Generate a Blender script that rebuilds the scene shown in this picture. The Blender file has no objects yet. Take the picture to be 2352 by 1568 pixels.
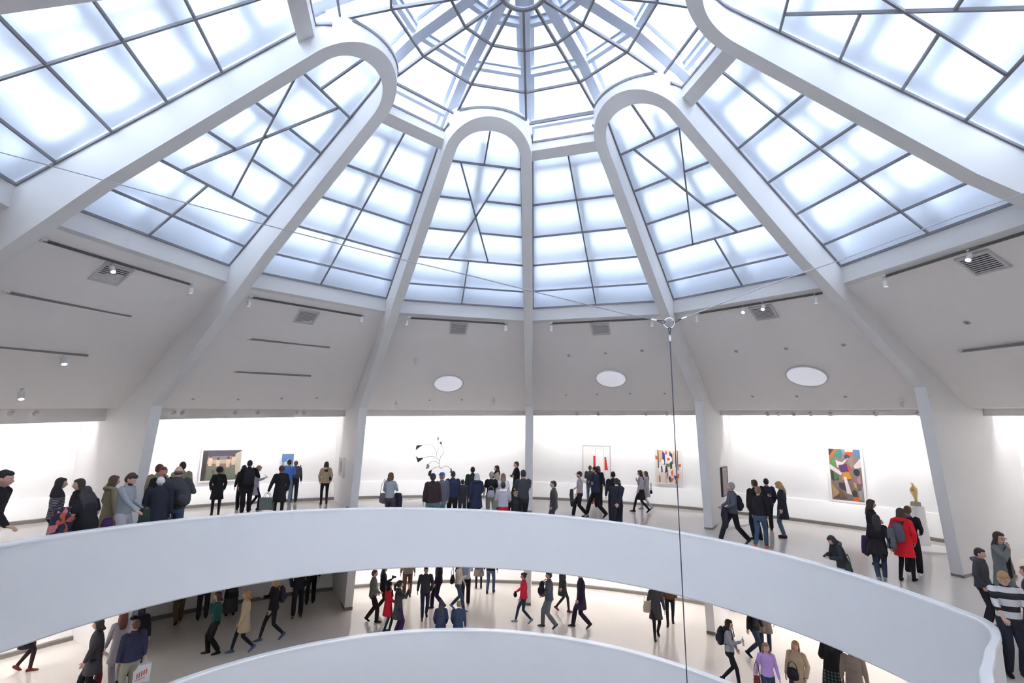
# Rotunda gallery under a ribbed skylight, with visitors on two ramps
COVE = 42; COVEB = 28
BAYN = {-75: 'far left ceiling bay', -45: 'bay second left of the central rib', -15: 'bay just left of the central rib', 15: 'bay just right of the central rib', 45: 'bay second right of the central rib', 75: 'far right ceiling bay'}
import bpy, bmesh, math, random
from mathutils import Vector, Matrix, Quaternion
random.seed(7)
SC = bpy.context.scene
COL = SC.collection
pi = math.pi
def rad(a): return a*pi/180
# ------------------------------------------------------------------ materials
MATS = {}
def principled(name, col, rough=.6, metal=0.0, bump=0.0, bscale=60.0, var=0.0, vscale=4.0, coat=0.0, spec=.5):
    if name in MATS: return MATS[name]
    m = bpy.data.materials.new(name); m.use_nodes = True
    nt = m.node_tree; b = nt.nodes['Principled BSDF']
    b.inputs['Base Color'].default_value = (*col, 1)
    b.inputs['Roughness'].default_value = rough
    b.inputs['Metallic'].default_value = metal
    b.inputs['Coat Weight'].default_value = coat
    b.inputs['Specular IOR Level'].default_value = spec
    tc = nt.nodes.new('ShaderNodeTexCoord')
    if var > 0:
        n = nt.nodes.new('ShaderNodeTexNoise'); n.inputs['Scale'].default_value = vscale; n.inputs['Detail'].default_value = 5
        nt.links.new(tc.outputs['Object'], n.inputs['Vector'])
        mx = nt.nodes.new('ShaderNodeMix'); mx.data_type = 'RGBA'
        mx.inputs['A'].default_value = (*[c*(1-var) for c in col], 1)
        mx.inputs['B'].default_value = (*[min(1, c*(1+var)) for c in col], 1)
        nt.links.new(n.outputs['Fac'], mx.inputs['Factor'])
        nt.links.new(mx.outputs['Result'], b.inputs['Base Color'])
    if bump > 0:
        n2 = nt.nodes.new('ShaderNodeTexNoise'); n2.inputs['Scale'].default_value = bscale
        nt.links.new(tc.outputs['Object'], n2.inputs['Vector'])
        bp = nt.nodes.new('ShaderNodeBump'); bp.inputs['Strength'].default_value = bump; bp.inputs['Distance'].default_value = .01
        nt.links.new(n2.outputs['Fac'], bp.inputs['Height']); nt.links.new(bp.outputs['Normal'], b.inputs['Normal'])
    MATS[name] = m
    return m
def emitter(name, col, strength):
    if name in MATS: return MATS[name]
    m = bpy.data.materials.new(name); m.use_nodes = True; nt = m.node_tree
    nt.nodes.clear(); o = nt.nodes.new('ShaderNodeOutputMaterial'); e = nt.nodes.new('ShaderNodeEmission')
    e.inputs['Color'].default_value = (*col, 1); e.inputs['Strength'].default_value = strength
    nt.links.new(e.outputs[0], o.inputs['Surface']); MATS[name] = m
    return m
PLASTER = principled('white_plaster', (.91, .875, .86), .62, bump=.05, bscale=90)
RIBM = principled('painted_concrete', (.79, .785, .79), .5, bump=.06, bscale=70)
WALLM = principled('gallery_wall_paint', (.88, .875, .87), .7)
RIM = principled('parapet_rim_paint', (.93, .93, .94), .3)
PARM = principled('parapet_plaster', (.84, .84, .86), .6, bump=.05, bscale=90)
FLOORM = principled('polished_terrazzo', (.72, .68, .64), .12, var=.05, vscale=40, spec=.7)
SKIRT = principled('skirting_grey', (.20, .185, .17), .5)
DARKF = principled('muntin_grey', (.23, .23, .26), .5)
STEEL = principled('white_roof_steel', (.62, .66, .74), .5)
ROOFM = principled('roof_slab_grey', (.30, .32, .36), .8)
TRACK = principled('track_grey', (.10, .10, .09), .5)
CANM = principled('white_lamp_housing', (.74, .74, .75), .45)
VENTM = principled('vent_white', (.62, .60, .60), .5)
DARK = principled('dark_slot', (.035, .03, .03), .8)
METAL = principled('galvanised_wire', (.42, .44, .5), .35, metal=.8)
CHROME = principled('polished_steel', (.85, .85, .88), .15, metal=1)
LAMPG = emitter('lamp_glow', (1, .97, .95), 9)
COVEL = emitter('cove_tube_glow_lower', (1, .975, .96), COVEB)
def frosted():
    m = bpy.data.materials.new('frosted_glass'); m.use_nodes = True; nt = m.node_tree; nt.nodes.clear()
    o = nt.nodes.new('ShaderNodeOutputMaterial')
    r = nt.nodes.new('ShaderNodeBsdfGlass'); r.inputs['Roughness'].default_value = .42; r.inputs['IOR'].default_value = 1.45
    r.inputs['Color'].default_value = (.97, .985, 1, 1)
    t = nt.nodes.new('ShaderNodeBsdfTranslucent'); t.inputs['Color'].default_value = (.96, .98, 1, 1)
    mx = nt.nodes.new('ShaderNodeMixShader'); mx.inputs[0].default_value = .05
    nt.links.new(r.outputs[0], mx.inputs[1]); nt.links.new(t.outputs[0], mx.inputs[2]); nt.links.new(mx.outputs[0], o.inputs['Surface'])
    return m
FROST = frosted()
def clearglass():
    m = bpy.data.materials.new('clear_glass'); m.use_nodes = True; nt = m.node_tree; nt.nodes.clear()
    o = nt.nodes.new('ShaderNodeOutputMaterial')
    t = nt.nodes.new('ShaderNodeBsdfTransparent'); t.inputs['Color'].default_value = (.95, .97, 1, 1)
    g = nt.nodes.new('ShaderNodeBsdfGlossy'); g.inputs['Roughness'].default_value = .08
    mx = nt.nodes.new('ShaderNodeMixShader'); mx.inputs[0].default_value = .05
    nt.links.new(t.outputs[0], mx.inputs[1]); nt.links.new(g.outputs[0], mx.inputs[2]); nt.links.new(mx.outputs[0], o.inputs['Surface'])
    return m
CLEAR = clearglass()
# ------------------------------------------------------------------ mesh helpers
class MB:
    def __init__(s): s.v = []; s.f = []; s.m = []
    def add(s, vs, fs, mi=0):
        k = len(s.v); s.v += [tuple(v) for v in vs]; s.f += [tuple(i+k for i in f) for f in fs]; s.m += [mi]*len(fs)
    def poly(s, pts, mi=0): s.add(pts, [tuple(range(len(pts)))], mi)
    def prism(s, a, b, mi=0):
        n = len(a)
        s.add(list(a)+list(b), [tuple(range(n-1, -1, -1)), tuple(range(n, 2*n))]+[(i, (i+1) % n, (i+1) % n+n, i+n) for i in range(n)], mi)
    def box(s, c, size, M=None, mi=0):
        x, y, z = [q/2 for q in size]; c = Vector(c)
        P = [Vector((i*x, j*y, k*z)) for k in (-1, 1) for i, j in ((-1, -1), (1, -1), (1, 1), (-1, 1))]
        if M is not None: P = [M @ p for p in P]
        P = [p+c for p in P]
        s.prism(P[:4], P[4:], mi)
    def bar(s, p, q, w, d, up=Vector((0, 0, 1)), mi=0, drop=0.0):
        p = Vector(p); q = Vector(q); t = (q-p).normalized(); sd = t.cross(up).normalized(); u = sd.cross(t).normalized()
        A = [p+sd*(w/2)*i+u*(d/2)*j-u*drop for i, j in ((-1, -1), (1, -1), (1, 1), (-1, 1))]
        B = [a+(q-p) for a in A]; s.prism(A, B, mi)
    def tube(s, pts, r, n=8, mi=0, cap=True):
        pts = [Vector(p) for p in pts]; rs = r if isinstance(r, (list, tuple)) else [r]*len(pts)
        ref = None; rings = []
        for i, p in enumerate(pts):
            t = (pts[min(i+1, len(pts)-1)]-pts[max(i-1, 0)]).normalized()
            if ref is None: ref = t.orthogonal().normalized()
            ref = (ref-t*ref.dot(t)).normalized(); b = t.cross(ref)
            rings.append([p+(ref*math.cos(2*pi*k/n)+b*math.sin(2*pi*k/n))*rs[i] for k in range(n)])
        vs = [v for rg in rings for v in rg]
        fs = [(i*n+k, i*n+(k+1) % n, (i+1)*n+(k+1) % n, (i+1)*n+k) for i in range(len(pts)-1) for k in range(n)]
        if cap: fs += [tuple(range(n-1, -1, -1)), tuple((len(pts)-1)*n+k for k in range(n))]
        s.add(vs, fs, mi)
    def lathe(s, prof, n=24, c=(0, 0, 0), mi=0, M=None):
        vs = []; fs = []
        for r, z in prof:
            for k in range(n):
                p = Vector((r*math.cos(2*pi*k/n), r*math.sin(2*pi*k/n), z))
                if M is not None: p = M @ p
                vs.append(p+Vector(c))
        for i in range(len(prof)-1):
            for k in range(n): fs.append((i*n+k, i*n+(k+1) % n, (i+1)*n+(k+1) % n, (i+1)*n+k))
        fs.append(tuple(range(n-1, -1, -1))); fs.append(tuple((len(prof)-1)*n+k for k in range(n)))
        s.add(vs, fs, mi)
    def mesh(s, name, mats, smooth=False):
        me = bpy.data.meshes.new(name); me.from_pydata(s.v, [], s.f)
        for m in mats: me.materials.append(m)
        me.polygons.foreach_set('material_index', s.m)
        if smooth: me.polygons.foreach_set('use_smooth', [True]*len(me.polygons))
        me.update(); return me
def fixn(me):
    bm = bmesh.new(); bm.from_mesh(me); bmesh.ops.recalc_face_normals(bm, faces=bm.faces); bm.to_mesh(me); bm.free()
def link(name, me, parent=None, **props):
    o = bpy.data.objects.new(name, me); COL.objects.link(o)
    if parent is not None: o.parent = parent
    for k, v in props.items(): o[k] = v
    return o
def obj(name, mb, mats, parent=None, smooth=False, **props):
    if not isinstance(mats, (list, tuple)): mats = [mats]
    me = mb.mesh(name, mats, smooth); fixn(me)
    if smooth: 
        try: me.set_sharp_from_angle(angle=rad(40))
        except Exception: pass
    return link(name, me, parent, **props)
def empty(name, loc, **props):
    o = bpy.data.objects.new(name, None); COL.objects.link(o); o.location = loc; o.empty_display_size = .1
    for k, v in props.items(): o[k] = v
    return o
# ------------------------------------------------------------------ building layout (metres, axis of the rotunda at x=y=0)
A0 = 2.381; W = .273; C15 = math.cos(rad(15)); T15 = math.tan(rad(15))
def er(az): a = rad(az); return Vector((math.sin(a), math.cos(a), 0))
def tr(az): a = rad(az); return Vector((math.cos(a), -math.sin(a), 0))
def bp(mid, R, s, z, az=A0):
    q = R*C15; return er(mid+az)*q+tr(mid+az)*(s*q*T15)+Vector((0, 0, z))
def clampaz(a): return max(-92, min(92, a)) if abs(a) <= 150 else (92 if a > 0 else -92)*(180-abs(a))/30
def z1f(az): return .872+.2*(clampaz(az)-A0)/30
def zc(az): a = clampaz(az); return .82+.0035*a-.00006*a*a
def fbz(az): a = clampaz(az); return .60+.0052*a-.00008*a*a
def zfront(R, az):
    if R <= 7.2: return 6.48-.675*(R-3.63)
    return 4.07+(z1f(az)-4.07)*(R-7.2)/(12.04-7.2)
def zback(R): return 6.12-.607*(R-5.33)
def zfl(R, az, low=False):
    k = min(1, max(0, (R-12.4)/4.6)); return -3.17-.01*k-az*(.0058*(1-k)+.002*k)-(3.27 if low else 0)
def ztop(az): return -2.42-.00645*az
def zbot(az): return -4.04-.0064*az
def ltop(az): return -5.70-.0071*az
STR = dict(kind='structure')
BUL = [(81.6, 7.74), (83.5, 7.60), (85.9, 7.30), (89.1, 6.79), (94.3, 6.21), (99.0, 5.88), (106, 5.62), (115, 5.6), (125, 5.85), (140, 6.6), (155, 7.4), (165, 7.74)]
def Rin(az):
    if az <= BUL[0][0] or az >= BUL[-1][0]: return 7.74
    for (a, r), (b, s) in zip(BUL, BUL[1:]):
        if a <= az <= b:
            t = (az-a)/(b-a); return r+(s-r)*t
# ---- fins and hairpin ribs
def fin_poly(az):
    zf1 = z1f(az); zl = zfl(12.7, az)-.05
    P = [(12.04+.151*(zf1-zl), zl), (17.05, zfl(17, az)-.05), (17.05, zc(az)+.34), (14.3, zc(az)+.34), (8.98, 4.0), (8.8, zback(8.8)+.06)]
    P += [(3.59, zback(3.59)+.06), (3.59, zfront(3.59, az)), (7.2, zfront(7.2, az)), (12.04, zf1)]
    return P
def fin_into(mb, az, w=W):
    e = er(az); t = tr(az)*(w/2)
    P = [e*r+Vector((0, 0, z)) for r, z in fin_poly(az)]
    mb.prism([p-t for p in P], [p+t for p in P])
for k, mid in enumerate((-165, -105, -45+0, 15, 75, 135)):
    pass
hair = [-15, 45, 105, 165, -135, -75]; grid = [15, 75, 135, -165, -105, -45]
for mid in hair:
    mb = MB()
    for sgn in (-15, 15): fin_into(mb, mid+sgn+A0)
    e = er(mid+A0); t = tr(mid+A0); ru, q0 = .953, 3.64; rq = ru*.83
    N = 28; rings = []
    th0 = rad(77.4)
    # straight generators meet the semi-elliptical arch tangentially
    for i in range(N+1):
        th = -th0+(2*th0)*i/N
        q = q0-rq*math.cos(th); u = ru*math.sin(th)
        # outward plan normal
        nx, nu = -math.cos(th)*ru, math.sin(th)*rq; L = math.hypot(nx, nu); nx /= L; nu /= L
        ring = []
        for off in (-W/2, W/2):
            qq = q+nx*off; uu = u+nu*off
            wq = abs(th/th0)**2; qz = qq+(q-qq)*wq; zf = 6.48-.675*(qz/C15-3.63); zb = min(zback(qz/C15)+.06, 7.36)
            ring.append((qq, uu, zf)); ring.append((qq, uu, zb))
        rings.append([e*a+t*b+Vector((0, 0, c)) for a, b, c in (ring[0], ring[2], ring[3], ring[1])])
    vs = [v for r in rings for v in r]
    fs = [(i*4+k, i*4+(k+1) % 4, (i+1)*4+(k+1) % 4, (i+1)*4+k) for i in range(N) for k in range(4)]
    mb.add(vs, fs)
    o = obj('hairpin_rib', mb, RIBM, smooth=True, kind='structure')
# floor collars at the foot of the fins (dark reveal)
# ---- skylight windows
wn = 0
def muntin(mb, mid, a, b, w=.033, d=.05):
    p = bp(mid, a[0], a[1], min(7.31, zback(a[0]))-.02); q = bp(mid, b[0], b[1], min(7.31, zback(b[0]))-.02)
    mb.bar(p, q, w, d)
R_T, R_B = 3.98, 8.765
def edge_s(R): return 1-(W/2+.012)/(R*C15*T15)*1.0/ C15*.97
for mid in grid+hair:
    wn += 1; mb = MB(); isg = mid in grid
    if isg:
        rt = R_T; muntin(mb, mid, (rt, 0), (R_B, 0))
        for R in (5.32, 6.25, 7.17, 8.10): muntin(mb, mid, (R, -edge_s(R)), (R, edge_s(R)))
        muntin(mb, mid, (rt, -edge_s(rt)), (rt, edge_s(rt)), .05)
        outline = [(rt, -edge_s(rt)), (rt, edge_s(rt)), (R_B, edge_s(R_B)), (R_B, -edge_s(R_B))]
    else:
        rt = 3.6
        for a, b in [((3.05, 0), (4.39, 0)), ((4.39, -edge_s(4.39)), (4.39, edge_s(4.39))), ((7.17, -edge_s(7.17)), (7.17, edge_s(7.17))),
                     ((8.12, -edge_s(8.12)), (8.12, edge_s(8.12))), ((7.17, 0), (R_B, 0)),
                     ((4.39, -.53), (7.17, .325)), ((4.39, .53), (7.17, -.325)),
                     ((5.32, -edge_s(5.32)), (5.32, -.147)), ((5.32, edge_s(5.32)), (5.32, .147)),
                     ((6.25, -edge_s(6.25)), (6.25, -.122)), ((6.25, edge_s(6.25)), (6.25, .122))]:
            muntin(mb, mid, a, b)
        # arch head outline
        outline = []
        for i in range(17):
            th = -th0+(2*th0)*i/16; ruo = .953-W/2-.012; q = q0-ruo*.83*math.cos(th); u = ruo*math.sin(th)
            outline.append((q/C15, u/(q*T15)))
        for a, b in zip(outline, outline[1:]): muntin(mb, mid, a, b, .05)
        outline += [(R_B, edge_s(R_B)), (R_B, -edge_s(R_B))]
    # edge beads
    st = outline[0]; en = outline[1] if isg else outline[16]
    muntin(mb, mid, st, (R_B, -edge_s(R_B)), .05); muntin(mb, mid, en, (R_B, edge_s(R_B)), .05)
    muntin(mb, mid, (R_B, -edge_s(R_B)), (R_B, edge_s(R_B)), .05)
    wo = obj('window_%d' % wn, mb, DARKF, **STR)
    mp = MB(); nrm = Vector((0, 0, .02))
    if isg: rows = [(outline[0], outline[1]), (outline[3], outline[2])]
    else: rows = [(outline[8-i], outline[8+i]) for i in range(1, 9)]+[((R_B, -edge_s(R_B)), (R_B, edge_s(R_B)))]
    vs = []
    for rw in rows:
        for R, s in rw:
            p = bp(mid, R, s, min(zback(R), 7.31)); vs += [p, p+nrm]
    n = len(rows); fs = []
    for i in range(n-1):
        k = i*4; fs += [(k, k+2, k+6, k+4), (k+1, k+5, k+7, k+3), (k, k+4, k+5, k+1), (k+2, k+3, k+7, k+6)]
    fs += [(0, 1, 3, 2), (4*n-4, 4*n-2, 4*n-1, 4*n-3)]
    mp.add(vs, fs)
    obj('pane', mp, FROST, wo)
# cross beams between the hairpins, at the head of the grid windows
tn = 0
for mid in grid:
    tn += 1; mb = MB(); sec = [(3.72, 7.02), (3.72, 6.80), (4.0, 6.68), (4.0, 6.97)]
    mb.prism([bp(mid, r, -.93, z) for r, z in sec], [bp(mid, r, .93, z) for r, z in sec])
    obj('trim_%d' % tn, mb, RIBM, **STR)
# ---- oculus dome
def zd(R):
    pts = [(.40, 7.77), (1.30, 7.62), (2.38, 7.46), (3.30, 7.27), (3.74, 7.03)]
    if R <= pts[0][0]: return 7.77
    for (a, b), (c, d) in zip(pts, pts[1:]):
        if R <= c: return b+(d-b)*(R-a)/(c-a)
    return pts[-1][1]
def rmax(mid, s):
    """how far out the dome reaches along the ray s of a sector"""
    if mid in grid: return 3.74
    # ellipse (outer edge of the arch): q = R C15, u = s q T15
    a_u = .953+W/2; a_q = a_u*.83; best = 3.6
    # (q-q0)^2/aq^2+(k q)^2/au^2 = 1
    k = s*T15; A = 1/a_q**2+k*k/a_u**2; B = -2*q0/a_q**2; Cc = q0*q0/a_q**2-1; D = B*B-4*A*Cc
    if D <= 0: return 3.6
    return min(3.6, (-B-math.sqrt(D))/(2*A)/C15)
for mid in grid+hair:
    wn += 1; mb = MB(); mp = MB(); NS = 12
    RR = [.40, 1.30, 2.38, 3.30, 3.74]
    for i in range(NS):
        s0, s1 = -1+2*i/NS, -1+2*(i+1)/NS
        for ra, rb in zip(RR, RR[1:]):
            m0, m1 = rmax(mid, s0), rmax(mid, s1)
            if ra >= m0 and ra >= m1: continue
            P = [(min(ra, m0), s0), (min(ra, m1), s1), (min(rb, m1), s1), (min(rb, m0), s0)]
            mp.poly([bp(mid, R, s, zd(R)+.01) for R, s in P])
    for R in (1.30, 2.38, 3.30):
        ss = [s for s in [-1+2*i/60 for i in range(61)] if rmax(mid, s) > R+.02]
        # contiguous runs
        run = []
        for s in ss+[9]:
            if run and (s-run[-1] > .05 or s == 9):
                if len(run) > 1: mb.bar(bp(mid, R, run[0], zd(R)), bp(mid, R, run[-1], zd(R)), .038, .05)
                run = []
            run.append(s)
    if mid in hair:
        ol = [(rmax(mid, -.97+1.94*i/24)+.0, -.97+1.94*i/24) for i in range(25)]
        for (ra, sa), (rb, sb) in zip(ol, ol[1:]): mb.bar(bp(mid, ra-.02, sa, 7.25), bp(mid, rb-.02, sb, 7.25), .04, .05)
    if mid in grid:
        for sg in (-1, 1):
            q = lambda R: bp(mid, R, sg*(1-(W/2+.01)/(R*C15*T15)), 7.25 if R < 3.4 else 7.04)
            mb.bar(q(3.42), q(3.73), .04, .05)
    if mid in grid: mb.bar(bp(mid, 3.73, -.95, 7.03), bp(mid, 3.73, .95, 7.03), .05, .05)
    # the rib between this sector and the next clockwise
    e = er(mid+15+A0); RL = [.42, 1.30, 2.38, 3.25]
    for a, b in zip(RL, RL[1:]): mb.bar(e*a+Vector((0, 0, zd(a))), e*b+Vector((0, 0, zd(b))), .045, .06)
    wo = obj('window_%d' % wn, mb, DARKF, **STR)
    obj('pane', mp, CLEAR, wo)
mb = MB()
mb.tube([Vector((.42*math.cos(a), .42*math.sin(a), 7.76)) for a in [2*pi*i/40 for i in range(41)]], .045, 8, cap=False)
obj('trim_%d' % (tn+1), mb, DARKF, smooth=True, **STR); tn += 1
mb = MB(); mb.lathe([(.40, 7.77), (.2, 7.79), (.001, 7.8)], 32)
wn += 1; wo = obj('window_%d' % wn, mb, CLEAR, **STR)
# ---- exterior steel frame over the skylight
OUT = [(.5, 8.40), (1.3, 8.28), (2.6, 8.08), (4.3, 7.45), (5.2, 6.78), (9.35, 4.36)]
def zo(R):
    for (a, b), (c, d) in zip(OUT, OUT[1:]):
        if R <= c: return b+(d-b)*(R-a)/(c-a)
    return OUT[-1][1]
for i in range(24):
    az = A0+15*i; mb = MB(); e = er(az)
    pts = [o for o in OUT if i % 2 == 0 or o[0] > 4]
    w = .22 if i % 2 == 0 else .18
    for (a, b), (c, d) in zip(pts, pts[1:]):
        if a > 4 and i % 2 == 0: mb.bar(e*a+Vector((0, 0, b)), e*c+Vector((0, 0, d)), .46, .34)
        else: mb.bar(e*a+Vector((0, 0, b)), e*c+Vector((0, 0, d)), w, .26)
        if i % 2 == 0: mb.bar(e*a+Vector((0, 0, b+.15)), e*c+Vector((0, 0, d+.15)), w+.16, .03)
    obj('roof_beam', mb, STEEL, **STR)
for mid in grid+hair:
    mb = MB()
    for R in (1.35, 2.6, 3.9, 4.85, 5.8, 6.7, 7.6, 8.5):
        for s0, s1 in ((-1, 0), (0, 1)):
            if R < 4: 
                if s0 < 0: mb.bar(bp(mid, R, -1, zo(R)), bp(mid, R, 1, zo(R)), .11, .13); mb.bar(bp(mid, R, -1, zo(R)+.09), bp(mid, R, 1, zo(R)+.09), .2, .03)
            else: mb.bar(bp(mid, R, s0, zo(R)), bp(mid, R, s1, zo(R)), .25, .26)
    obj('roof_purlin', mb, STEEL, **STR)
# ---- ring beam, ceiling, soffit, fascia, cove, walls, per bay
def strip(mb, mid, a, b, n=1, mi=0):
    """a, b: functions az -> (R, z) ; flat between the ribs when n == 1"""
    for i in range(n):
        s0, s1 = -1+2*i/n, -1+2*(i+1)/n
        mb.poly([a(s0), a(s1), b(s1), b(s0)], mi)
def flat(mid, R, zfun):
    return lambda s: bp(mid, R, s, zfun(mid+A0+15*s))
def cyl(mid, R, zfun):
    def f(s):
        az = mid+A0+15*s; return er(az)*R+Vector((0, 0, zfun(az)))
    return f
REAR = {105: 'first bay behind the camera on the right', 135: 'second bay behind on the right', 165: 'bay directly behind, right', -165: 'bay directly behind, left', -135: 'second bay behind on the left', -105: 'first bay behind on the left'}
SIDE = {15: 'north', 75: 'east', 135: 'southeast', -165: 'south', -105: 'west', -45: 'northwest', -15: 'north_centre', 45: 'northeast', 105: 'east_rear', 165: 'south_rear', -135: 'southwest', -75: 'west_front'}
for mid in grid+hair:
    mb = MB(); K = lambda z: (lambda az: z)
    loop = [flat(mid, 8.80, K(3.99)), flat(mid, 8.80, K(3.60)), flat(mid, 8.95, K(3.54)), flat(mid, 9.25, K(3.9)), flat(mid, 9.0, K(4.05))]
    tn += 1
    mb.prism([f(-1) for f in loop], [f(1) for f in loop]); obj('trim_%d' % tn, mb, RIBM, **STR)
    mb = MB(); a, b = flat(mid, 8.9, K(3.565)), flat(mid, 14.2, zc)
    up = Vector((0, 0, .12))
    mb.prism([a(-1), a(1), b(1), b(-1)], [p+up for p in (a(-1), a(1), b(1), b(-1))])
    # horizontal soffit out to the fascia, and the cove lid behind it
    c = flat(mid, 14.2, zc); d = cyl(mid, 15.05, zc); strip(mb, mid, c, d, 8)
    strip(mb, mid, cyl(mid, 15.04, lambda z: zc(z)+.3), cyl(mid, 17.1, lambda z: zc(z)+.3), 8)
    obj('ceiling', mb, PLASTER, **STR)
    mb = MB(); tn += 1
    strip(mb, mid, cyl(mid, 15.05, lambda z: zc(z)+.3), cyl(mid, 15.05, fbz), 8)
    strip(mb, mid, cyl(mid, 15.05, fbz), cyl(mid, 15.12, fbz), 8)
    strip(mb, mid, cyl(mid, 15.12, fbz), cyl(mid, 15.12, lambda z: zc(z)+.3), 8)
    obj('trim_%d' % tn, mb, WALLM, **STR)
    mb = MB()
    strip(mb, mid, cyl(mid, 17.0, lambda z: zc(z)+.3), cyl(mid, 17.0, lambda z: -2.43-.001*z), 12)
    strip(mb, mid, cyl(mid, 17.0, lambda z: -2.43-.001*z), cyl(mid, 16.82, lambda z: -2.45-.001*z), 12)
    strip(mb, mid, cyl(mid, 16.82, lambda z: -2.45-.001*z), cyl(mid, 16.42, lambda z: zfl(16.4, z)-.01), 12)
    obj('wall_'+SIDE[mid], mb, WALLM, **STR)
    mb = MB()
    strip(mb, mid, cyl(mid, 16.47, lambda z: zfl(16.4, z)+.11), cyl(mid, 16.39, lambda z: zfl(16.4, z)+.10), 12)
    strip(mb, mid, cyl(mid, 16.39, lambda z: zfl(16.4, z)+.10), cyl(mid, 16.38, lambda z: zfl(16.4, z)-.01), 12)
    obj('baseboard_'+SIDE[mid], mb, SKIRT, **STR)
    # roof slab and curb outside
    mb = MB(); strip(mb, mid, flat(mid, 9.28, K(3.95)), flat(mid, 9.28, K(5.0)), 1); strip(mb, mid, flat(mid, 9.28, K(5.0)), flat(mid, 9.6, K(4.95)), 1)
    strip(mb, mid, flat(mid, 9.6, K(4.95)), flat(mid, 18.2, K(1.7)), 1); strip(mb, mid, cyl(mid, 17.3, K(1.9)), cyl(mid, 17.3, K(-13)), 4)
    obj('roof_slab', mb, ROOFM, **STR)
    # cove wall washers behind the fascia
    o = empty('cove_light', er(mid+A0)*15.40+Vector((0, 0, fbz(mid+A0)+.2)), category='light strip')
    o['label'] = 'light strip behind the fascia in the '+BAYN.get(mid, REAR.get(mid, ''))
    o['group'] = 'cove light strips above the upper gallery walls'
    for k in (-1, 0, 1):
        az = mid+A0+k*9.2; c = er(az)*15.38+Vector((0, 0, fbz(az)+.20))-o.location
        mb = MB(); mb.bar(c-tr(az)*1.15, c+tr(az)*1.15, .10, .05); obj('lamp_housing', mb, CANM, o)
        ld = bpy.data.lights.new('wall_washer', 'AREA'); ld.shape = 'RECTANGLE'; ld.size = 2.2; ld.size_y = .09; ld.energy = COVE; ld.color = (1, .965, .955); ld.spread = rad(150)
        lo = bpy.data.objects.new('wall_washer', ld); COL.objects.link(lo); lo.parent = o; lo.location = c+er(az)*.08-Vector((0, 0, .03))
        dv = (er(az)*1.0-Vector((0, 0, .75))).normalized(); zz = -dv; xx = tr(az); lo.rotation_euler = Matrix((xx, zz.cross(xx), zz)).transposed().to_euler()
# ---- floors, parapets, lower level
def polar(mb, R0f, R1f, zfun, a0, a1, n, m, mi=0):
    vs = []; fs = []
    for i in range(n+1):
        az = a0+(a1-a0)*i/n; r0, r1 = R0f(az), R1f(az)
        for j in range(m+1):
            R = r0+(r1-r0)*j/m; vs.append(er(az)*R+Vector((0, 0, zfun(R, az))))
    for i in range(n):
        for j in range(m): k = i*(m+1)+j; fs.append((k, k+1, k+m+2, k+m+1))
    mb.add(vs, fs, mi)
K = lambda v: (lambda *a: v)
mb = MB(); polar(mb, lambda a: Rin(a)+.05, K(16.6), zfl, -180, 180, 144, 10)
obj('floor', mb, FLOORM, smooth=True, **STR)
mb = MB(); polar(mb, lambda a: Rin(a)+.1, K(17.2), lambda R, a: zfl(R, a)-.62, -180, 180, 96, 6); obj('ceiling', mb, PLASTER, smooth=True, **STR)
mb = MB(); polar(mb, K(7.8), K(15.3), lambda R, a: zfl(R, a, True), -180, 180, 144, 10); obj('floor', mb, FLOORM, smooth=True, **STR)
mb = MB(); polar(mb, K(7.8), K(17.2), lambda R, a: zfl(R, a, True)-.62, -180, 180, 96, 6); obj('ceiling', mb, PLASTER, smooth=True, **STR)
mb = MB(); mb.lathe([(17.3, -13.2), (17.3, -13)], 64); obj('floor', mb, FLOORM, **STR)
def sweep(mb, prof, a0, a1, n, mi=0):
    """prof(az) -> list of (R, z)"""
    rings = [[er(a)*r+Vector((0, 0, z)) for r, z in prof(a)] for a in [a0+(a1-a0)*i/n for i in range(n+1)]]
    m = len(rings[0]); vs = [v for r in rings for v in r]
    fs = [(i*m+k, i*m+(k+1) % m, (i+1)*m+(k+1) % m, (i+1)*m+k) for i in range(n) for k in range(m)]
    fs += [tuple(range(m)), tuple(n*m+k for k in range(m))]
    mb.add(vs, fs, mi)
def parap(Rf, top, bot, zfloor):
    def f(a):
        r = Rf(a); return [(r, top(a)-.05), (r, bot(a)+.03), (r+.03, bot(a)), (r+.20, bot(a)), (r+.20, zfloor(8, a)-.05), (r+.15, zfloor(8, a)), (r+.15, top(a)-.05)]
    return f
def rimp(Rf, top):
    def f(a):
        r = Rf(a)-.012; t = top(a); return [(r, t-.05), (r, t-.018), (r+.02, t), (r+.16, t), (r+.175, t-.018), (r+.175, t-.05)]
    return f
mb = MB(); sweep(mb, parap(Rin, ztop, zbot, zfl), -180, 180, 288); po = obj('parapet', mb, PARM, smooth=True, **STR)
mb = MB(); sweep(mb, rimp(Rin, ztop), -180, 180, 288); obj('rim', mb, RIM, po, smooth=True)
lf = lambda R, a: zfl(R, a, True)
mb = MB(); sweep(mb, parap(K(7.74), ltop, lambda a: ltop(a)-1.7, lf), -180, 180, 144); po = obj('parapet', mb, PARM, smooth=True, **STR)
mb = MB(); sweep(mb, rimp(K(7.74), ltop), -180, 180, 144); obj('rim', mb, RIM, po, smooth=True)
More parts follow.
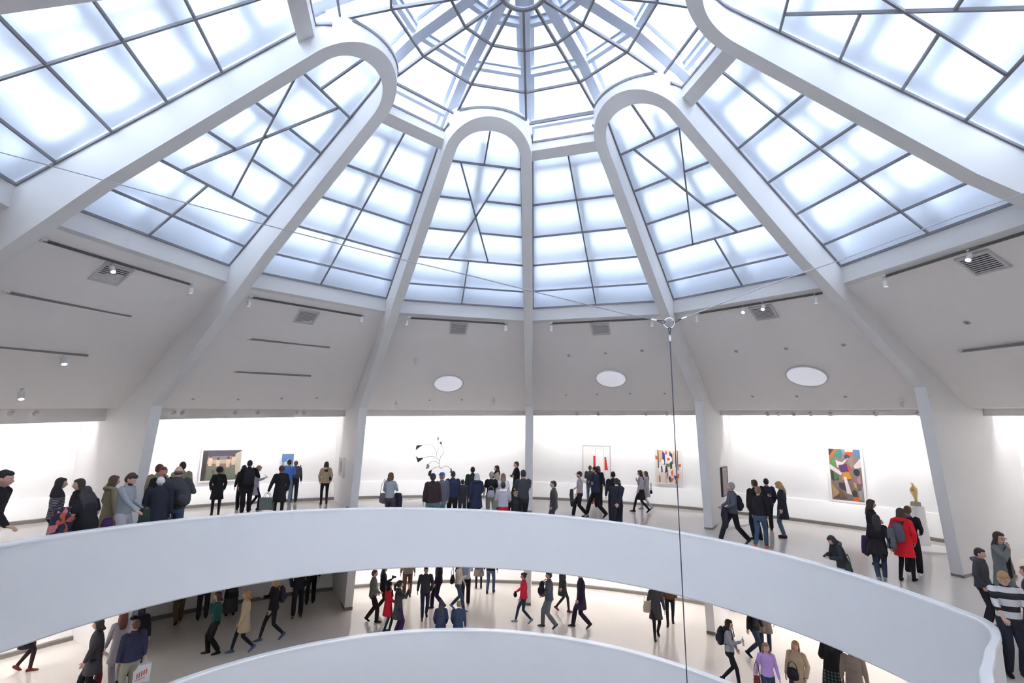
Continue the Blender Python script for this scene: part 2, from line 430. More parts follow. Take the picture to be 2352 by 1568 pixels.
for i in range(12):
    az = A0+30*i-(360 if i > 6 else 0); mb = MB(); e = er(az); t = tr(az)*(W/2)
    P = [(12.35, zfl(12.2, az, True)-.03), (15.7, zfl(15.7, az, True)-.03), (15.7, zfl(15.7, az)-.6), (11.9, zfl(12.2, az)-.6)]
    P = [e*r+Vector((0, 0, z)) for r, z in P]; mb.prism([p-t for p in P], [p+t for p in P])
    obj('wall_fin_lower', mb, RIBM, **STR)
    # dark shoes at the feet of both fins
    for low, R in ((False, 12.04+.151*(z1f(az)-zfl(12.7, az))), (True, 12.33)):
        mb = MB(); z = zfl(12.5, az, low)
        mb.box(e*(R+.35)+Vector((0, 0, z+.045)), (W+.012, .72, .10), Matrix.Rotation(-rad(az), 3, 'Z'))
        obj('baseboard_fin', mb, SKIRT, **STR)
for mid in grid+hair:
    mb = MB()
    strip(mb, mid, cyl(mid, 15.6, lambda z: zfl(15.6, z)-.55), cyl(mid, 15.5, lambda z: -5.75-.002*z), 12)
    strip(mb, mid, cyl(mid, 15.5, lambda z: -5.75-.002*z), cyl(mid, 15.0, lambda z: zfl(15.0, z, True)-.01), 12)
    obj('wall_lower_'+SIDE[mid], mb, WALLM, **STR)
    mb = MB()
    strip(mb, mid, cyl(mid, 15.06, lambda z: zfl(15.0, z, True)+.11), cyl(mid, 14.97, lambda z: zfl(15.0, z, True)+.10), 12)
    strip(mb, mid, cyl(mid, 14.97, lambda z: zfl(15.0, z, True)+.10), cyl(mid, 14.96, lambda z: zfl(15.0, z, True)-.01), 12)
    obj('baseboard_lower_'+SIDE[mid], mb, SKIRT, **STR)
    if mid == -45: continue
    mb = MB(); sv = .95
    for i in range(8):
        s0, s1 = -sv+2*sv*i/8, -sv+2*sv*(i+1)/8
        f = cyl(mid, 14.35, lambda z: zfl(14.3, z)-.70); mb.bar(f(s0), f(s1), .10, .05)
    o = obj('cove_light', mb, COVEL, category='light strip')
    o['label'] = 'light strip under the upper ramp in the '+BAYN.get(mid, REAR.get(mid, ''))
    o['group'] = 'cove light strips above the lower gallery walls'
# ------------------------------------------------------------------ people
COLR = dict(blk=(.018, .017, .022), blk2=(.03, .032, .04), dkb=(.045, .025, .02), dkb2=(.035, .022, .024), brn=(.10, .05, .028), rdb=(.13, .045, .03), rdk=(.06, .02, .025),
    ltb=(.27, .17, .11), gld=(.38, .22, .09), bld=(.50, .34, .15), wht=(.80, .80, .82), wht2=(.62, .58, .57), gryh=(.33, .33, .36), dkbl=(.22, .16, .11), olvd=(.12, .09, .045),
    olv=(.26, .22, .14), gry=(.31, .33, .37), ltgry=(.50, .50, .54), ltgry2=(.42, .40, .45), ltlil=(.48, .44, .52), nvk=(.022, .024, .038), navy=(.03, .035, .075), nvj=(.03, .045, .085),
    dgr=(.055, .055, .065), dkg=(.10, .09, .10), gry2=(.13, .14, .16), slate=(.10, .11, .145), slate2=(.12, .11, .15), dgn=(.03, .05, .04), grn2=(.17, .18, .16), green=(.015, .085, .075),
    tan=(.46, .36, .24), beige=(.55, .46, .38), cream=(.66, .60, .53), khk=(.30, .29, .24), taupe=(.22, .18, .16), brown=(.07, .03, .022), brn2=(.11, .06, .035), orng=(.62, .15, .04),
    red=(.75, .02, .03), redf=(.62, .02, .04), redc=(.70, .03, .07), redbr=(.17, .03, .035), mar=(.07, .02, .03), blue=(.08, .19, .62), bluecap=(.07, .11, .38), ltblu=(.34, .42, .54), blus=(.07, .10, .19),
    jean=(.065, .10, .17), jean2=(.04, .055, .09), ltjean=(.18, .22, .30), tealj=(.15, .24, .28), plum=(.05, .02, .08), plumk=(.03, .02, .045), lilac=(.42, .27, .60), pink=(.60, .13, .25),
    yelg=(.15, .19, .08), leath=(.03, .035, .035), grcoat=(.17, .18, .18))
SKIN = dict(n=(.56, .33, .26), red=(.50, .20, .16), dk=(.20, .10, .07))
def fabric(key, kind=''):
    n = 'fabric_'+key+kind
    if n in MATS: return MATS[n]
    if kind == 'leather' or key == 'leath': return principled(n, COLR['leath'], .35, bump=.3, bscale=25)
    return principled(n, COLR[key], .85, bump=.35, bscale=22, var=.10, vscale=9, spec=.25)
def banded(name, c1, c2, stops, lo, hi):
    """cloth woven in horizontal bands, by height above the feet"""
    if name in MATS: return MATS[name]
    m = bpy.data.materials.new(name); m.use_nodes = True; nt = m.node_tree; b = nt.nodes['Principled BSDF']; b.inputs['Roughness'].default_value = .85
    tc = nt.nodes.new('ShaderNodeTexCoord'); sx = nt.nodes.new('ShaderNodeSeparateXYZ'); nt.links.new(tc.outputs['Object'], sx.inputs[0])
    mr = nt.nodes.new('ShaderNodeMapRange'); mr.inputs['From Min'].default_value = lo; mr.inputs['From Max'].default_value = hi
    nt.links.new(sx.outputs['Z'], mr.inputs['Value']); cr = nt.nodes.new('ShaderNodeValToRGB'); cr.color_ramp.interpolation = 'CONSTANT'
    el = cr.color_ramp.elements; el[0].position = 0; el[0].color = (*c1, 1); el[1].position = stops[0]; el[1].color = (*c2, 1); cur = 0
    for s in stops[1:]:
        e = el.new(s); e.color = (*(c1 if cur == 0 else c2), 1); cur = 1-cur
    nt.links.new(mr.outputs[0], cr.inputs[0]); nt.links.new(cr.outputs[0], b.inputs['Base Color']); MATS[name] = m
    return m
def wavecloth(name, c1, c2, scale, lo, hi, lim=True):
    if name in MATS: return MATS[name]
    m = bpy.data.materials.new(name); m.use_nodes = True; nt = m.node_tree; b = nt.nodes['Principled BSDF']; b.inputs['Roughness'].default_value = .85
    tc = nt.nodes.new('ShaderNodeTexCoord'); w = nt.nodes.new('ShaderNodeTexWave'); w.bands_direction = 'Z'; w.inputs['Scale'].default_value = scale
    nt.links.new(tc.outputs['Object'], w.inputs['Vector']); cr = nt.nodes.new('ShaderNodeValToRGB'); cr.color_ramp.interpolation = 'CONSTANT'
    cr.color_ramp.elements[0].color = (*c1, 1); cr.color_ramp.elements[1].position = .72; cr.color_ramp.elements[1].color = (*c2, 1)
    nt.links.new(w.outputs['Fac'], cr.inputs[0])
    mx = nt.nodes.new('ShaderNodeMix'); mx.data_type = 'RGBA'; mx.inputs['A'].default_value = (*c1, 1)
    sx = nt.nodes.new('ShaderNodeSeparateXYZ'); nt.links.new(tc.outputs['Object'], sx.inputs[0])
    a = nt.nodes.new('ShaderNodeMath'); a.operation = 'GREATER_THAN'; a.inputs[1].default_value = lo; nt.links.new(sx.outputs['Z'], a.inputs[0])
    c = nt.nodes.new('ShaderNodeMath'); c.operation = 'LESS_THAN'; c.inputs[1].default_value = hi; nt.links.new(sx.outputs['Z'], c.inputs[0])
    d = nt.nodes.new('ShaderNodeMath'); d.operation = 'MULTIPLY'; nt.links.new(a.outputs[0], d.inputs[0]); nt.links.new(c.outputs[0], d.inputs[1])
    nt.links.new(d.outputs[0], mx.inputs['Factor']); nt.links.new(cr.outputs[0], mx.inputs['B']); nt.links.new(mx.outputs['Result'], b.inputs['Base Color']); MATS[name] = m
    return m
def tartan():
    n = 'tartan_wool'
    if n in MATS: return MATS[n]
    m = bpy.data.materials.new(n); m.use_nodes = True; nt = m.node_tree; b = nt.nodes['Principled BSDF']; b.inputs['Roughness'].default_value = .9
    tc = nt.nodes.new('ShaderNodeTexCoord'); prev = None
    for d in 'XZ':
        w = nt.nodes.new('ShaderNodeTexWave'); w.bands_direction = d; w.inputs['Scale'].default_value = 4.2; nt.links.new(tc.outputs['Object'], w.inputs['Vector'])
        if prev is None: prev = w
        else:
            a = nt.nodes.new('ShaderNodeMath'); a.operation = 'ADD'; nt.links.new(prev.outputs['Fac'], a.inputs[0]); nt.links.new(w.outputs['Fac'], a.inputs[1]); prev = a
    cr = nt.nodes.new('ShaderNodeValToRGB'); e = cr.color_ramp.elements; e[0].color = (.008, .012, .012, 1); e[1].position = 1; e[1].color = (.12, .17, .16, 1); e[0].position = .45
    h = nt.nodes.new('ShaderNodeMath'); h.operation = 'MULTIPLY'; h.inputs[1].default_value = .5; nt.links.new(prev.outputs[0], h.inputs[0])
    nt.links.new(h.outputs[0], cr.inputs[0]); nt.links.new(cr.outputs[0], b.inputs['Base Color']); MATS[n] = m
    return m
def ring_frame(t, side):
    x = (side-t*side.dot(t)); x = x.normalized() if x.length > 1e-4 else t.orthogonal().normalized(); return x, t.cross(x).normalized()
def loft(mb, pts, rads, n=12, side=Vector((1, 0, 0)), mi=0, flat=False):
    """closed tapering body through pts; rads = (along side, across)"""
    pts = [Vector(p) for p in pts]; rads = [(r, r) if not isinstance(r, tuple) else r for r in rads]
    t0 = (pts[1]-pts[0]).normalized(); t1 = (pts[-1]-pts[-2]).normalized()
    P = []; Rr = []; T = []
    for k, (cc, sc) in enumerate(() if flat else ((.95, .25), (.6, .72))):
        P.append(pts[0]-t0*min(rads[0])*cc*.8); Rr.append((rads[0][0]*sc, rads[0][1]*sc)); T.append(t0)
    for i, p in enumerate(pts):
        t = (pts[min(i+1, len(pts)-1)]-pts[max(i-1, 0)]).normalized(); P.append(p); Rr.append(rads[i]); T.append(t)
    for cc, sc in ((.6, .72), (.95, .25)):
        P.append(pts[-1]+t1*min(rads[-1])*cc*.8); Rr.append((rads[-1][0]*sc, rads[-1][1]*sc)); T.append(t1)
    vs = []
    for p, r, t in zip(P, Rr, T):
        x, y = ring_frame(t, side)
        for k in range(n): a = 2*pi*k/n; vs.append(p+x*(r[0]*math.cos(a))+y*(r[1]*math.sin(a)))
    fs = [(i*n+k, i*n+(k+1) % n, (i+1)*n+(k+1) % n, (i+1)*n+k) for i in range(len(P)-1) for k in range(n)]
    fs += [tuple(range(n-1, -1, -1)), tuple((len(P)-1)*n+k for k in range(n))]
    mb.add(vs, fs, mi)
def ellipsoid(mb, c, r, M=None, n=14, m=10, mi=0, f=None):
    vs = [];  c = Vector(c)
    for i in range(1, m):
        th = pi*i/m
        for k in range(n):
            ph = 2*pi*k/n; u = Vector((math.sin(th)*math.cos(ph), math.sin(th)*math.sin(ph), math.cos(th)))
            p = Vector((u.x*r[0], u.y*r[1], u.z*r[2]))
            if f: p = f(u, p)
            vs.append(p)
    tp = Vector((0, 0, r[2])); bt = Vector((0, 0, -r[2]))
    if f: tp = f(Vector((0, 0, 1)), tp); bt = f(Vector((0, 0, -1)), bt)
    vs += [tp, bt]; N = len(vs)
    fs = [(i*n+k, i*n+(k+1) % n, (i+1)*n+(k+1) % n, (i+1)*n+k) for i in range(m-2) for k in range(n)]
    fs += [(N-2, (k+1) % n, k) for k in range(n)]+[(N-1, (m-2)*n+k, (m-2)*n+(k+1) % n) for k in range(n)]
    if M is not None: vs = [M @ v for v in vs]
    mb.add([v+c for v in vs], fs, mi)
_tmp = bpy.data.objects.new('sculpt_tmp', bpy.data.meshes.new('sculpt_tmp')); _ts = bpy.data.scenes.new('sculpt'); _ts.collection.objects.link(_tmp); _vl = _ts.view_layers[0]
def fuse(mb, voxel, name, mats, smooth=2, xf=None, extra=None, noise=0):
    """melt the overlapping volumes of mb into one continuous skin"""
    me = mb.mesh('tmp', [], False); fixn(me)
    _tmp.data = me
    r = _tmp.modifiers.new('r', 'REMESH'); r.mode = 'VOXEL'; r.voxel_size = voxel; r.use_smooth_shade = True
    if smooth: s = _tmp.modifiers.new('s', 'SMOOTH'); s.iterations = smooth; s.factor = .5
    _vl.update(); dg = _vl.depsgraph
    out = bpy.data.meshes.new_from_object(_tmp.evaluated_get(dg))
    _tmp.modifiers.clear(); bpy.data.meshes.remove(me) if me.users == 0 else None
    out.name = name; out.materials.clear()
    for m in mats: out.materials.append(m)
    if noise:
        n = len(out.vertices); co = [0.0]*(3*n); out.vertices.foreach_get('co', co); nr = [0.0]*(3*n); out.vertex_normals.foreach_get('vector', nr)
        for i in range(n):
            k = noise*(random.random()-.3); co[3*i] += nr[3*i]*k; co[3*i+1] += nr[3*i+1]*k; co[3*i+2] += nr[3*i+2]*k
        out.vertices.foreach_set('co', co)
    if extra is not None:
        bm = bmesh.new(); bm.from_mesh(out); me2 = extra.mesh('x', [], True); fixn(me2)
        k = len(bm.faces); bm.from_mesh(me2); bm.faces.ensure_lookup_table(); bm.to_mesh(out); bm.free(); bpy.data.meshes.remove(me2)
    if xf is not None: out.transform(xf)
    out.polygons.foreach_set('use_smooth', [True]*len(out.polygons)); out.update()
    return out
def ik(a, c, l1, l2, pole):
    a = Vector(a); c = Vector(c); d = c-a; L = min(d.length, (l1+l2)*.995); dn = d.normalized(); c = a+dn*L
    x = (l1*l1-l2*l2+L*L)/(2*L); h = math.sqrt(max(0, l1*l1-x*x)); p = (pole-dn*pole.dot(dn)).normalized(); return a+dn*x+p*h, c
def hand(mb, w, d, palm_n, flip, curl=.5):
    """five-fingered hand at wrist w pointing along d; palm faces palm_n; thumb side = flip*(d x palm_n)"""
    d = d.normalized(); n = (palm_n-d*palm_n.dot(d)).normalized(); s = d.cross(n).normalized()*flip
    loft(mb, [w-d*.02, w+d*.03, w+d*.065, w+d*.09], [(.024, .017), (.034, .016), (.041, .015), (.039, .013)], 8, s)
    for k, (off, L, r) in enumerate(((.030, .066, .0085), (.010, .074, .009), (-.010, .069, .0085), (-.029, .054, .0075))):
        b = w+d*.088+s*off; c = curl*(.9+.12*k); pts = [b]; ang = 0; p = b
        for j, seg in enumerate((.44, .32, .24)):
            ang += c*(.75 if j == 0 else .95); dr = d*math.cos(ang)+n*math.sin(ang)+s*(off*.9 if j == 0 else 0); p = p+dr.normalized()*L*seg; pts.append(p)
        loft(mb, pts, [r, r*.95, r*.85, r*.7], 6, s)
    b = w+d*.03+s*.03; p1 = b+(d*.6+s*.75+n*.35).normalized()*.035; p2 = p1+(d*.85+s*.25+n*.5).normalized()*.03; loft(mb, [b-s*.01, p1, p2], [.012, .0105, .008], 6, n)
ARM = {  # hand target (x outwards, y forwards, z) at 1.72 m, palm normal (x inwards sign), elbow pole
    'down': ((.27, .03, .83), (-1, .1, 0), (.4, -1, 0), .35), 'pocket': ((.215, .07, .93), (-1, -.2, 0), (.8, -1, 0), .5),
    'phone': ((.07, .30, 1.22), (0, .1, 1), (.6, -.3, -1), .8), 'phone2': ((.05, .30, 1.42), (0, -1, .2), (.6, .2, -1), .7), 'back': ((.03, -.19, .93), (0, 1, 0), (1, -.5, 0), .5),
    'cross': ((-.10, .20, 1.16), (0, -1, 0), (.7, .2, -1), .6), 'chin': ((.04, .17, 1.43), (0, -1, .3), (.5, .5, -1), .9), 'hold': ((.19, .24, 1.02), (-.6, 0, 1), (.5, -1, -.3), .9),
    'strap': ((.13, .14, 1.31), (0, -1, 0), (.6, .1, -1), 1.1), 'bagout': ((.36, .06, .84), (-1, .1, 0), (.4, -1, 0), 1.0), 'rail': ((.20, .42, .90), (0, 0, -1), (.5, -.6, .3), .35)}
def make_person(label, loc, rot, H, sex, hair, top, bot, shoe, al, ar, stride, kw, near=False, low=False):
    root = empty('person', loc); root.rotation_euler = (0, 0, rot)
    root['label'] = label; root['category'] = 'person'
    root['group'] = 'museum visitors on the '+('lower' if low else 'upper')+' ramp'
    g = kw.get('girth', 1.0); f = sex == 'f'; lean = rad(kw.get('lean', 0)); hp = rad(kw.get('hp', 4)); hy = rad(kw.get('hy', 0))
    vox = .0095 if near else (.012 if not low else .014); cvox = .011 if near else .014
    ttype, tcol = top.split(':'); btype, bcol = bot.split(':'); hstyle, hcol = hair.split(':')
    hw = .095 if f else .09; shx = .158*(1+.35*(g-1)) if f else .182*(1+.35*(g-1)); hipz = .90
    hand_ht = 0
    # body lean about the hips
    piv = Vector((0, 0, .95)); ML = Matrix.Translation(piv) @ Matrix.Rotation(-lean, 4, 'X') @ Matrix.Translation(-piv)
    up = lambda p: ML @ Vector(p)
    # head frame: about the top of the neck
    hp_ = up((0, .005, 1.505)); MH = Matrix.Translation(hp_) @ Matrix.Rotation(hy, 4, 'Z') @ Matrix.Rotation(-(hp+lean*.4), 4, 'X')
    hd = lambda x, y, z: MH @ Vector((x, y, z-1.505))
    # legs
    legs = []
    for sg, sw in ((-1, -1), (1, 1)):
        fy = sw*stride/2; back = fy < -.05
        hip = Vector((sg*hw, 0, hipz-.02*min(1, stride))); ank = Vector((sg*(.085 if stride > .3 else .105), fy, .085+(.07*min(1, stride/.5) if back else 0)))
        kn, ank = ik(hip, ank, .43, .42, Vector((sg*.05, 1, 0))); legs.append((hip, kn, ank, back, sg))
    # arms
    arms = []
    for sg, kind in ((-1, al), (1, ar)):
        t, pn, pole, curl = ARM[kind]; t = Vector(t)
        if kind == 'down' and stride > .3: t.y += .14*(1 if sg < 0 else -1)
        sh = Vector((sg*shx, -.005, 1.415)); tgt = Vector((sg*t.x, t.y, t.z))
        if kind != 'rail': sh = up(sh); tgt = up(tgt) if kind not in ('hold',) else up(tgt)
        else: sh = up(sh)
        el, wr = ik(sh, tgt, .275, .25, Vector((sg*pole[0], pole[1], pole[2])))
        arms.append((sh, el, wr, Vector((sg*pn[0], pn[1], pn[2])), sg, kind, curl))
    # ---- body
    mb = MB()
    tor = [(.86, .145, .10), (.95, .155, .105), (1.08, .13, .09), (1.22, .145, .10), (1.34, .15, .095), (1.41, .12, .075), (1.455, .06, .055)]
    loft(mb, [up((0, 0, z)) for z, a, b in tor], [(a*(1+.7*(g-1)), b*g) for z, a, b in tor], 14)
    loft(mb, [up((0, -.005, 1.43)), hd(0, -.005, 1.515), hd(0, .005, 1.57)], [.056, .050, .052], 10)
    for hip, kn, ank, back, sg in legs: loft(mb, [hip, hip.lerp(kn, .5), kn, kn.lerp(ank, .35), ank], [.075, .066, .048, .047, .034], 10)
    for sh, el, wr, pn, sg, kind, curl in arms: loft(mb, [sh, sh.lerp(el, .5), el, el.lerp(wr, .4), wr], [.046, .042, .034, .033, .024], 10)
    def face(u, p):
        q = p.copy()
        if u.z < 0: q.x *= 1-.30*u.z*u.z; q.y = q.y*(1-.12*u.z*u.z)+.012*u.z*u.z
        if u.y > 0: q.y -= .012*math.exp(-(((abs(p.x)-.032)/.018)**2+((p.z-.008)/.014)**2)); q.y += .010*math.exp(-((p.x/.030)**2+((p.z-.030)/.016)**2))*.5
        if u.y > 0: q.y += .034*math.exp(-((p.x/.014)**2+((p.z+.020)/.022)**2)); q.y += .007*math.exp(-((p.x/.028)**2+((p.z+.055)/.010)**2)); q.y += .008*math.exp(-((p.x/.026)**2+((p.z+.090)/.018)**2))
        return q
    hc = hd(0, .008, 1.605); HR = MH.to_3x3()
    ellipsoid(mb, hc, (.076, .096, .116), HR, 28 if near else 20, 22 if near else 16, f=face)
    for sg in (-1, 1): ellipsoid(mb, hd(sg*.078, -.002, 1.600), (.012, .020, .032), HR, 8, 6)
    ex = MB()
    for sh, el, wr, pn, sg, kind, curl in arms:
        if kind == 'pocket': d = Vector((-sg*.2, .3, -1))
        else: d = (wr-el)
        if kind == 'rail': d = Vector((0, 1, -.35))
        if kind == 'cross': d = Vector((-sg, .1, .1))
        hand(ex, wr, d, pn, sg*(-1 if kind in ('phone', 'hold') else 1), curl)
    for sg in (-1, 1):
        ellipsoid(ex, hd(sg*.031, .086, 1.612), (.013, .008, .0065), HR, 8, 6, mi=2)
        ellipsoid(ex, hd(sg*.031, .0915, 1.612), (.0055, .004, .0055), HR, 8, 6, mi=1)
        ellipsoid(ex, hd(sg*.030, .0905, 1.631), (.017, .007, .0035), HR, 8, 5, mi=1)
    ellipsoid(ex, hd(0, .0945, 1.548), (.020, .009, .006), HR, 8, 5, mi=3)
    sc = H/1.72
    # posed head top, so that leaning people keep their measured height
    sk = SKIN[kw.get('skin', 'n')]
    skm = principled('skin_'+kw.get('skin', 'n'), sk, .55, var=.06, vscale=14)
    eye = principled('eye_dark', (.02, .015, .015), .3); eyw = principled('eye_white', (.7, .68, .66), .3); lip = principled('lips', (.42, .15, .14), .5)
    topz = hd(0, 0, 1.725).z; sc = H/max(topz, 1.4)
    S = Matrix.Scale(sc, 4)
    link('body', fuse(mb, vox, 'body', [skm, eye, eyw, lip], 1, S, ex), root)
    # ---- top
    mb = MB(); lng = ttype in ('coat', 'suit'); puff = .018 if ttype == 'puffer' else (.008 if ttype in ('jacket', 'coat', 'suit') else 0)
    hem = .58 if ttype == 'coat' else (.80 if ttype == 'suit' else (.86 if ttype in ('jacket', 'puffer') else .92))
    prof = [(1.0, .165, .125), (1.09, .148 if f else .156, .115), (1.21, .160 if f else .172, .125), (1.33, .165 if f else .182, .118), (1.40, .150 if f else .165, .095), (1.447, .085, .068)]
    base = [(hem, .185+(.035 if ttype == 'coat' else 0), .145+(.03 if ttype == 'coat' else 0))]
    if ttype == 'coat': base.append((.78, .188, .148))
    base.append((.92, .172, .13))
    prof = [q for q in base if q[0] < .99]+prof
    loft(mb, [up((0, 0, z)) if z > .95 else Vector((0, 0, z)) for z, a, b in prof], [((a+puff)*(1+.8*(g-1)), (b+puff)*g) for z, a, b in prof], 18, flat=True)
    short = ttype == 'tee'
    for sh, el, wr, pn, sg, kind, curl in arms:
        P = [sh-Vector((sg*.03, 0, -.005)), sh, sh.lerp(el, .5), el, el.lerp(wr, .5), wr]; Rr = [.062+puff*.6, .064+puff*.6, .056+puff, .050+puff, .044+puff*.8, .036+puff*.6]
        if ttype == 'stripe': P = P[:4]+[el.lerp(wr, .45)]; Rr = Rr[:4]+[.046]
        if short: P = [P[0], P[1], sh.lerp(el, .75)]; Rr = [.062, .064, .058]
        loft(mb, P, [r*(1+.5*(g-1)) for r in Rr], 12)
    if ttype in ('jacket', 'coat', 'puffer', 'suit'):
        loft(mb, [up((0, -.008, 1.42)), up((0, -.004, 1.475))], [(.082, .075), (.070, .066)], 12)
    if ttype == 'bands': tm = MATS.get('x')
    if tcol == 'bands': tm = wavecloth('white_lined_jacket', (.022, .02, .03), (.42, .42, .46), 10.5, .80, 1.22)
    elif tcol == 'strgry': tm = wavecloth('fine_striped_jersey', (.20, .21, .25), (.42, .42, .47), 16, 0, 2)
    elif ttype == 'stripe': tm = banded('broad_striped_knit', (.62, .61, .62), (.015, .015, .02), [.075, .155, .32, .46, .64, .80, .93], .86*sc, 1.50*sc)
    else: tm = fabric(tcol)
    nm = {'coat': 'coat', 'jacket': 'jacket', 'puffer': 'puffer_jacket', 'suit': 'blazer', 'sweater': 'sweater', 'tee': 't_shirt', 'shirt': 'shirt', 'stripe': 'striped_sweater'}[ttype]
    link(nm, fuse(mb, cvox, nm, [tm], 2, S, None, .004 if ttype in ('coat', 'jacket', 'sweater') else 0), root)
    # ---- trousers / skirt
    mb = MB(); wd = {'slim': 0, 'jeans': .010, 'wide': .020}[btype]
    tz = [(.84, .165, .125), (.93, .165, .125), (1.02, .148, .112)]
    loft(mb, [(0, 0, z) for z, a, b in tz], [(a*(1+.7*(g-1)), b*g) for z, a, b in tz], 16)
    for hip, kn, ank, back, sg in legs:
        e = ank+(kn-ank).normalized()*.01
        loft(mb, [hip+Vector((0, 0, .02)), hip.lerp(kn, .45), kn, kn.lerp(ank, .4), e], [(.088+wd*.4)*g, (.076+wd*.6)*g, .056+wd, .053+wd*1.1, .042+wd*1.3], 12)
    link('trousers' if btype != 'slim' else 'leggings', fuse(mb, cvox, 'trousers', [fabric(bcol)], 1, S), root)
    if kw.get('skirt'):
        mb = MB(); z0 = kw.get('skz', .52)
        loft(mb, [(0, 0, z0), (0, 0, .80), (0, 0, 1.03)], [(.235*g, .20*g), (.195*g, .155*g), (.155*g, .12*g)], 18, flat=True)
        sm = tartan() if kw['skirt'] == 'tartan' else (principled('tweed', (.05, .05, .05), .95, var=.8, vscale=60) if kw['skirt'] == 'tweed' else fabric(kw['skirt']))
        link('skirt', fuse(mb, cvox, 'skirt', [sm], 1, S), root)
    # ---- shoes
    for hip, kn, ank, back, sg in legs:
        mb = MB(); pitch = rad(38) if back and stride > .25 else 0
        F = Vector((sg*.12, math.cos(pitch), -math.sin(pitch))).normalized(); a = ank+Vector((0, 0, -.02)); U = Vector((0, math.sin(pitch), math.cos(pitch)))
        if not pitch: a.z = .065
        sole = a-U*.040
        loft(mb, [a+U*.035, a-U*.01], [.044, .047], 10)
        loft(mb, [sole-F*.055+U*.012, sole+F*.01+U*.014, sole+F*.09+U*.006, sole+F*.165], [(.036, .038), (.040, .044), (.045, .033), (.034, .022)], 12, Vector((1, 0, 0)))
        me = fuse(mb, .011, 'shoe', [fabric(shoe) if shoe in COLR else fabric('blk')], 1, S)
        link('shoe', me, root)
    # ---- hair and headwear
    mb = MB(); hm = principled('hair_'+hcol, COLR[hcol], .6, bump=.6, bscale=120, var=.25, vscale=60); nz = .003
    full = hstyle not in ('bald',)
    if full:
        dz = .012 if hstyle != 'quiff' else .02; w = .084 if hstyle in ('crop', 'quiff') else .092
        ellipsoid(mb, hd(0, -.016, 1.626), (w, .094, .098+dz), HR, 18, 14)
        ellipsoid(mb, hd(0, .028, 1.682), (.066, .068, .044), HR)
        if hstyle in ('crop', 'quiff'): ellipsoid(mb, hd(0, -.045, 1.59), (.076, .062, .07), HR)
        if hstyle == 'quiff': ellipsoid(mb, hd(0, .035, 1.695), (.06, .055, .035), HR)
    if hstyle in ('long', 'vlong', 'bob', 'curlylong', 'pony'):
        if hstyle != 'pony':
            L = {'bob': 1.49, 'long': 1.34, 'curlylong': 1.36, 'vlong': 1.20}[hstyle]; wd2 = .082 if hstyle in ('bob', 'long') else .098
            if hstyle == 'vlong' and kw.get('girth'): wd2 = .15
            loft(mb, [hd(0, -.045, 1.63), hd(0, -.052, 1.56), up((0, -.085, max(L, 1.45))), up((0, -.115, L))], [(.088, .058), (wd2, .052), (wd2*1.08, .045), (wd2*.8, .030)], 14)
            for sg in (-1, 1): loft(mb, [hd(sg*.074, .0, 1.64), hd(sg*.082, .005, 1.57), up((sg*.088, -.01, max(L, 1.46)))], [(.018, .036), (.018, .040), (.018, .032)], 8)
        else:
            loft(mb, [hd(0, -.10, 1.63), hd(0, -.15, 1.60), up((0, -.14, 1.47)), up((0, -.13, 1.42))], [.03, .045, .042, .022], 10); nz = .010
        if hstyle == 'curlylong': nz = .016
    if hstyle == 'bun': ellipsoid(mb, hd(0, -.10, 1.67), (.045, .045, .042), HR); loft(mb, [hd(0, -.055, 1.63), hd(0, -.05, 1.55)], [(.075, .05), (.045, .03)], 10)
    if hstyle == 'curly': ellipsoid(mb, hd(0, -.02, 1.64), (.115, .115, .115), HR); nz = .02
    if hstyle == 'bald':
        ellipsoid(mb, hd(0, -.030, 1.585), (.084, .085, .050), HR)
        if hcol == 'wht': ellipsoid(mb, hd(0, -.030, 1.62), (.083, .087, .075), HR)
    if hstyle == 'beanie': ellipsoid(mb, hd(0, -.015, 1.64), (.094, .105, .105), HR)
    nmh = 'knitted_hat' if hstyle == 'beanie' else 'hair'
    link(nmh, fuse(mb, .011, nmh, [hm if hstyle != 'beanie' else fabric(hcol)], 1, S, None, nz), root)
    if kw.get('cap'):
        mb = MB(); ellipsoid(mb, hd(0, -.012, 1.665), (.093, .103, .080), HR); ellipsoid(mb, hd(0, .105, 1.650), (.070, .075, .010), HR)
        link('cap', fuse(mb, .009, 'cap', [fabric(kw['cap'])], 1, S), root)
    if kw.get('beard'):
        mb = MB(); ellipsoid(mb, hd(0, .045, 1.535), (.058, .055, .042), HR)
        link('beard', fuse(mb, .010, 'beard', [principled('hair_'+kw['beard'], COLR[kw['beard']], .7)], 1, S, None, .004), root)
    if kw.get('collar'):
        mb = MB(); loft(mb, [up((0, -.006, 1.445)), up((0, -.002, 1.490))], [(.074, .070), (.064, .062)], 14)
        link('collar', fuse(mb, .009, 'collar', [fabric(kw['collar'])], 1, S), root)
    if kw.get('scarf'):
        mb = MB(); loft(mb, [up((0, 0, 1.425)), up((0, .005, 1.50))], [(.112, .10), (.092, .088)], 14); loft(mb, [up((.05, .11, 1.43)), up((.06, .145, 1.22))], [(.05, .025), (.045, .02)], 8)
        link('scarf', fuse(mb, .011, 'scarf', [fabric(kw['scarf'])], 1, S, None, .008), root)
    if kw.get('hood'):
        mb = MB(); loft(mb, [up((-.10, .02, 1.44)), up((-.09, -.08, 1.46)), up((0, -.125, 1.455)), up((.09, -.08, 1.46)), up((.10, .02, 1.44))], [(.04, .045), (.05, .05), (.055, .06), (.05, .05), (.04, .045)], 10, Vector((0, 0, 1)))
        link('hood', fuse(mb, .011, 'hood', [fabric(kw['hood'])], 1, S), root)
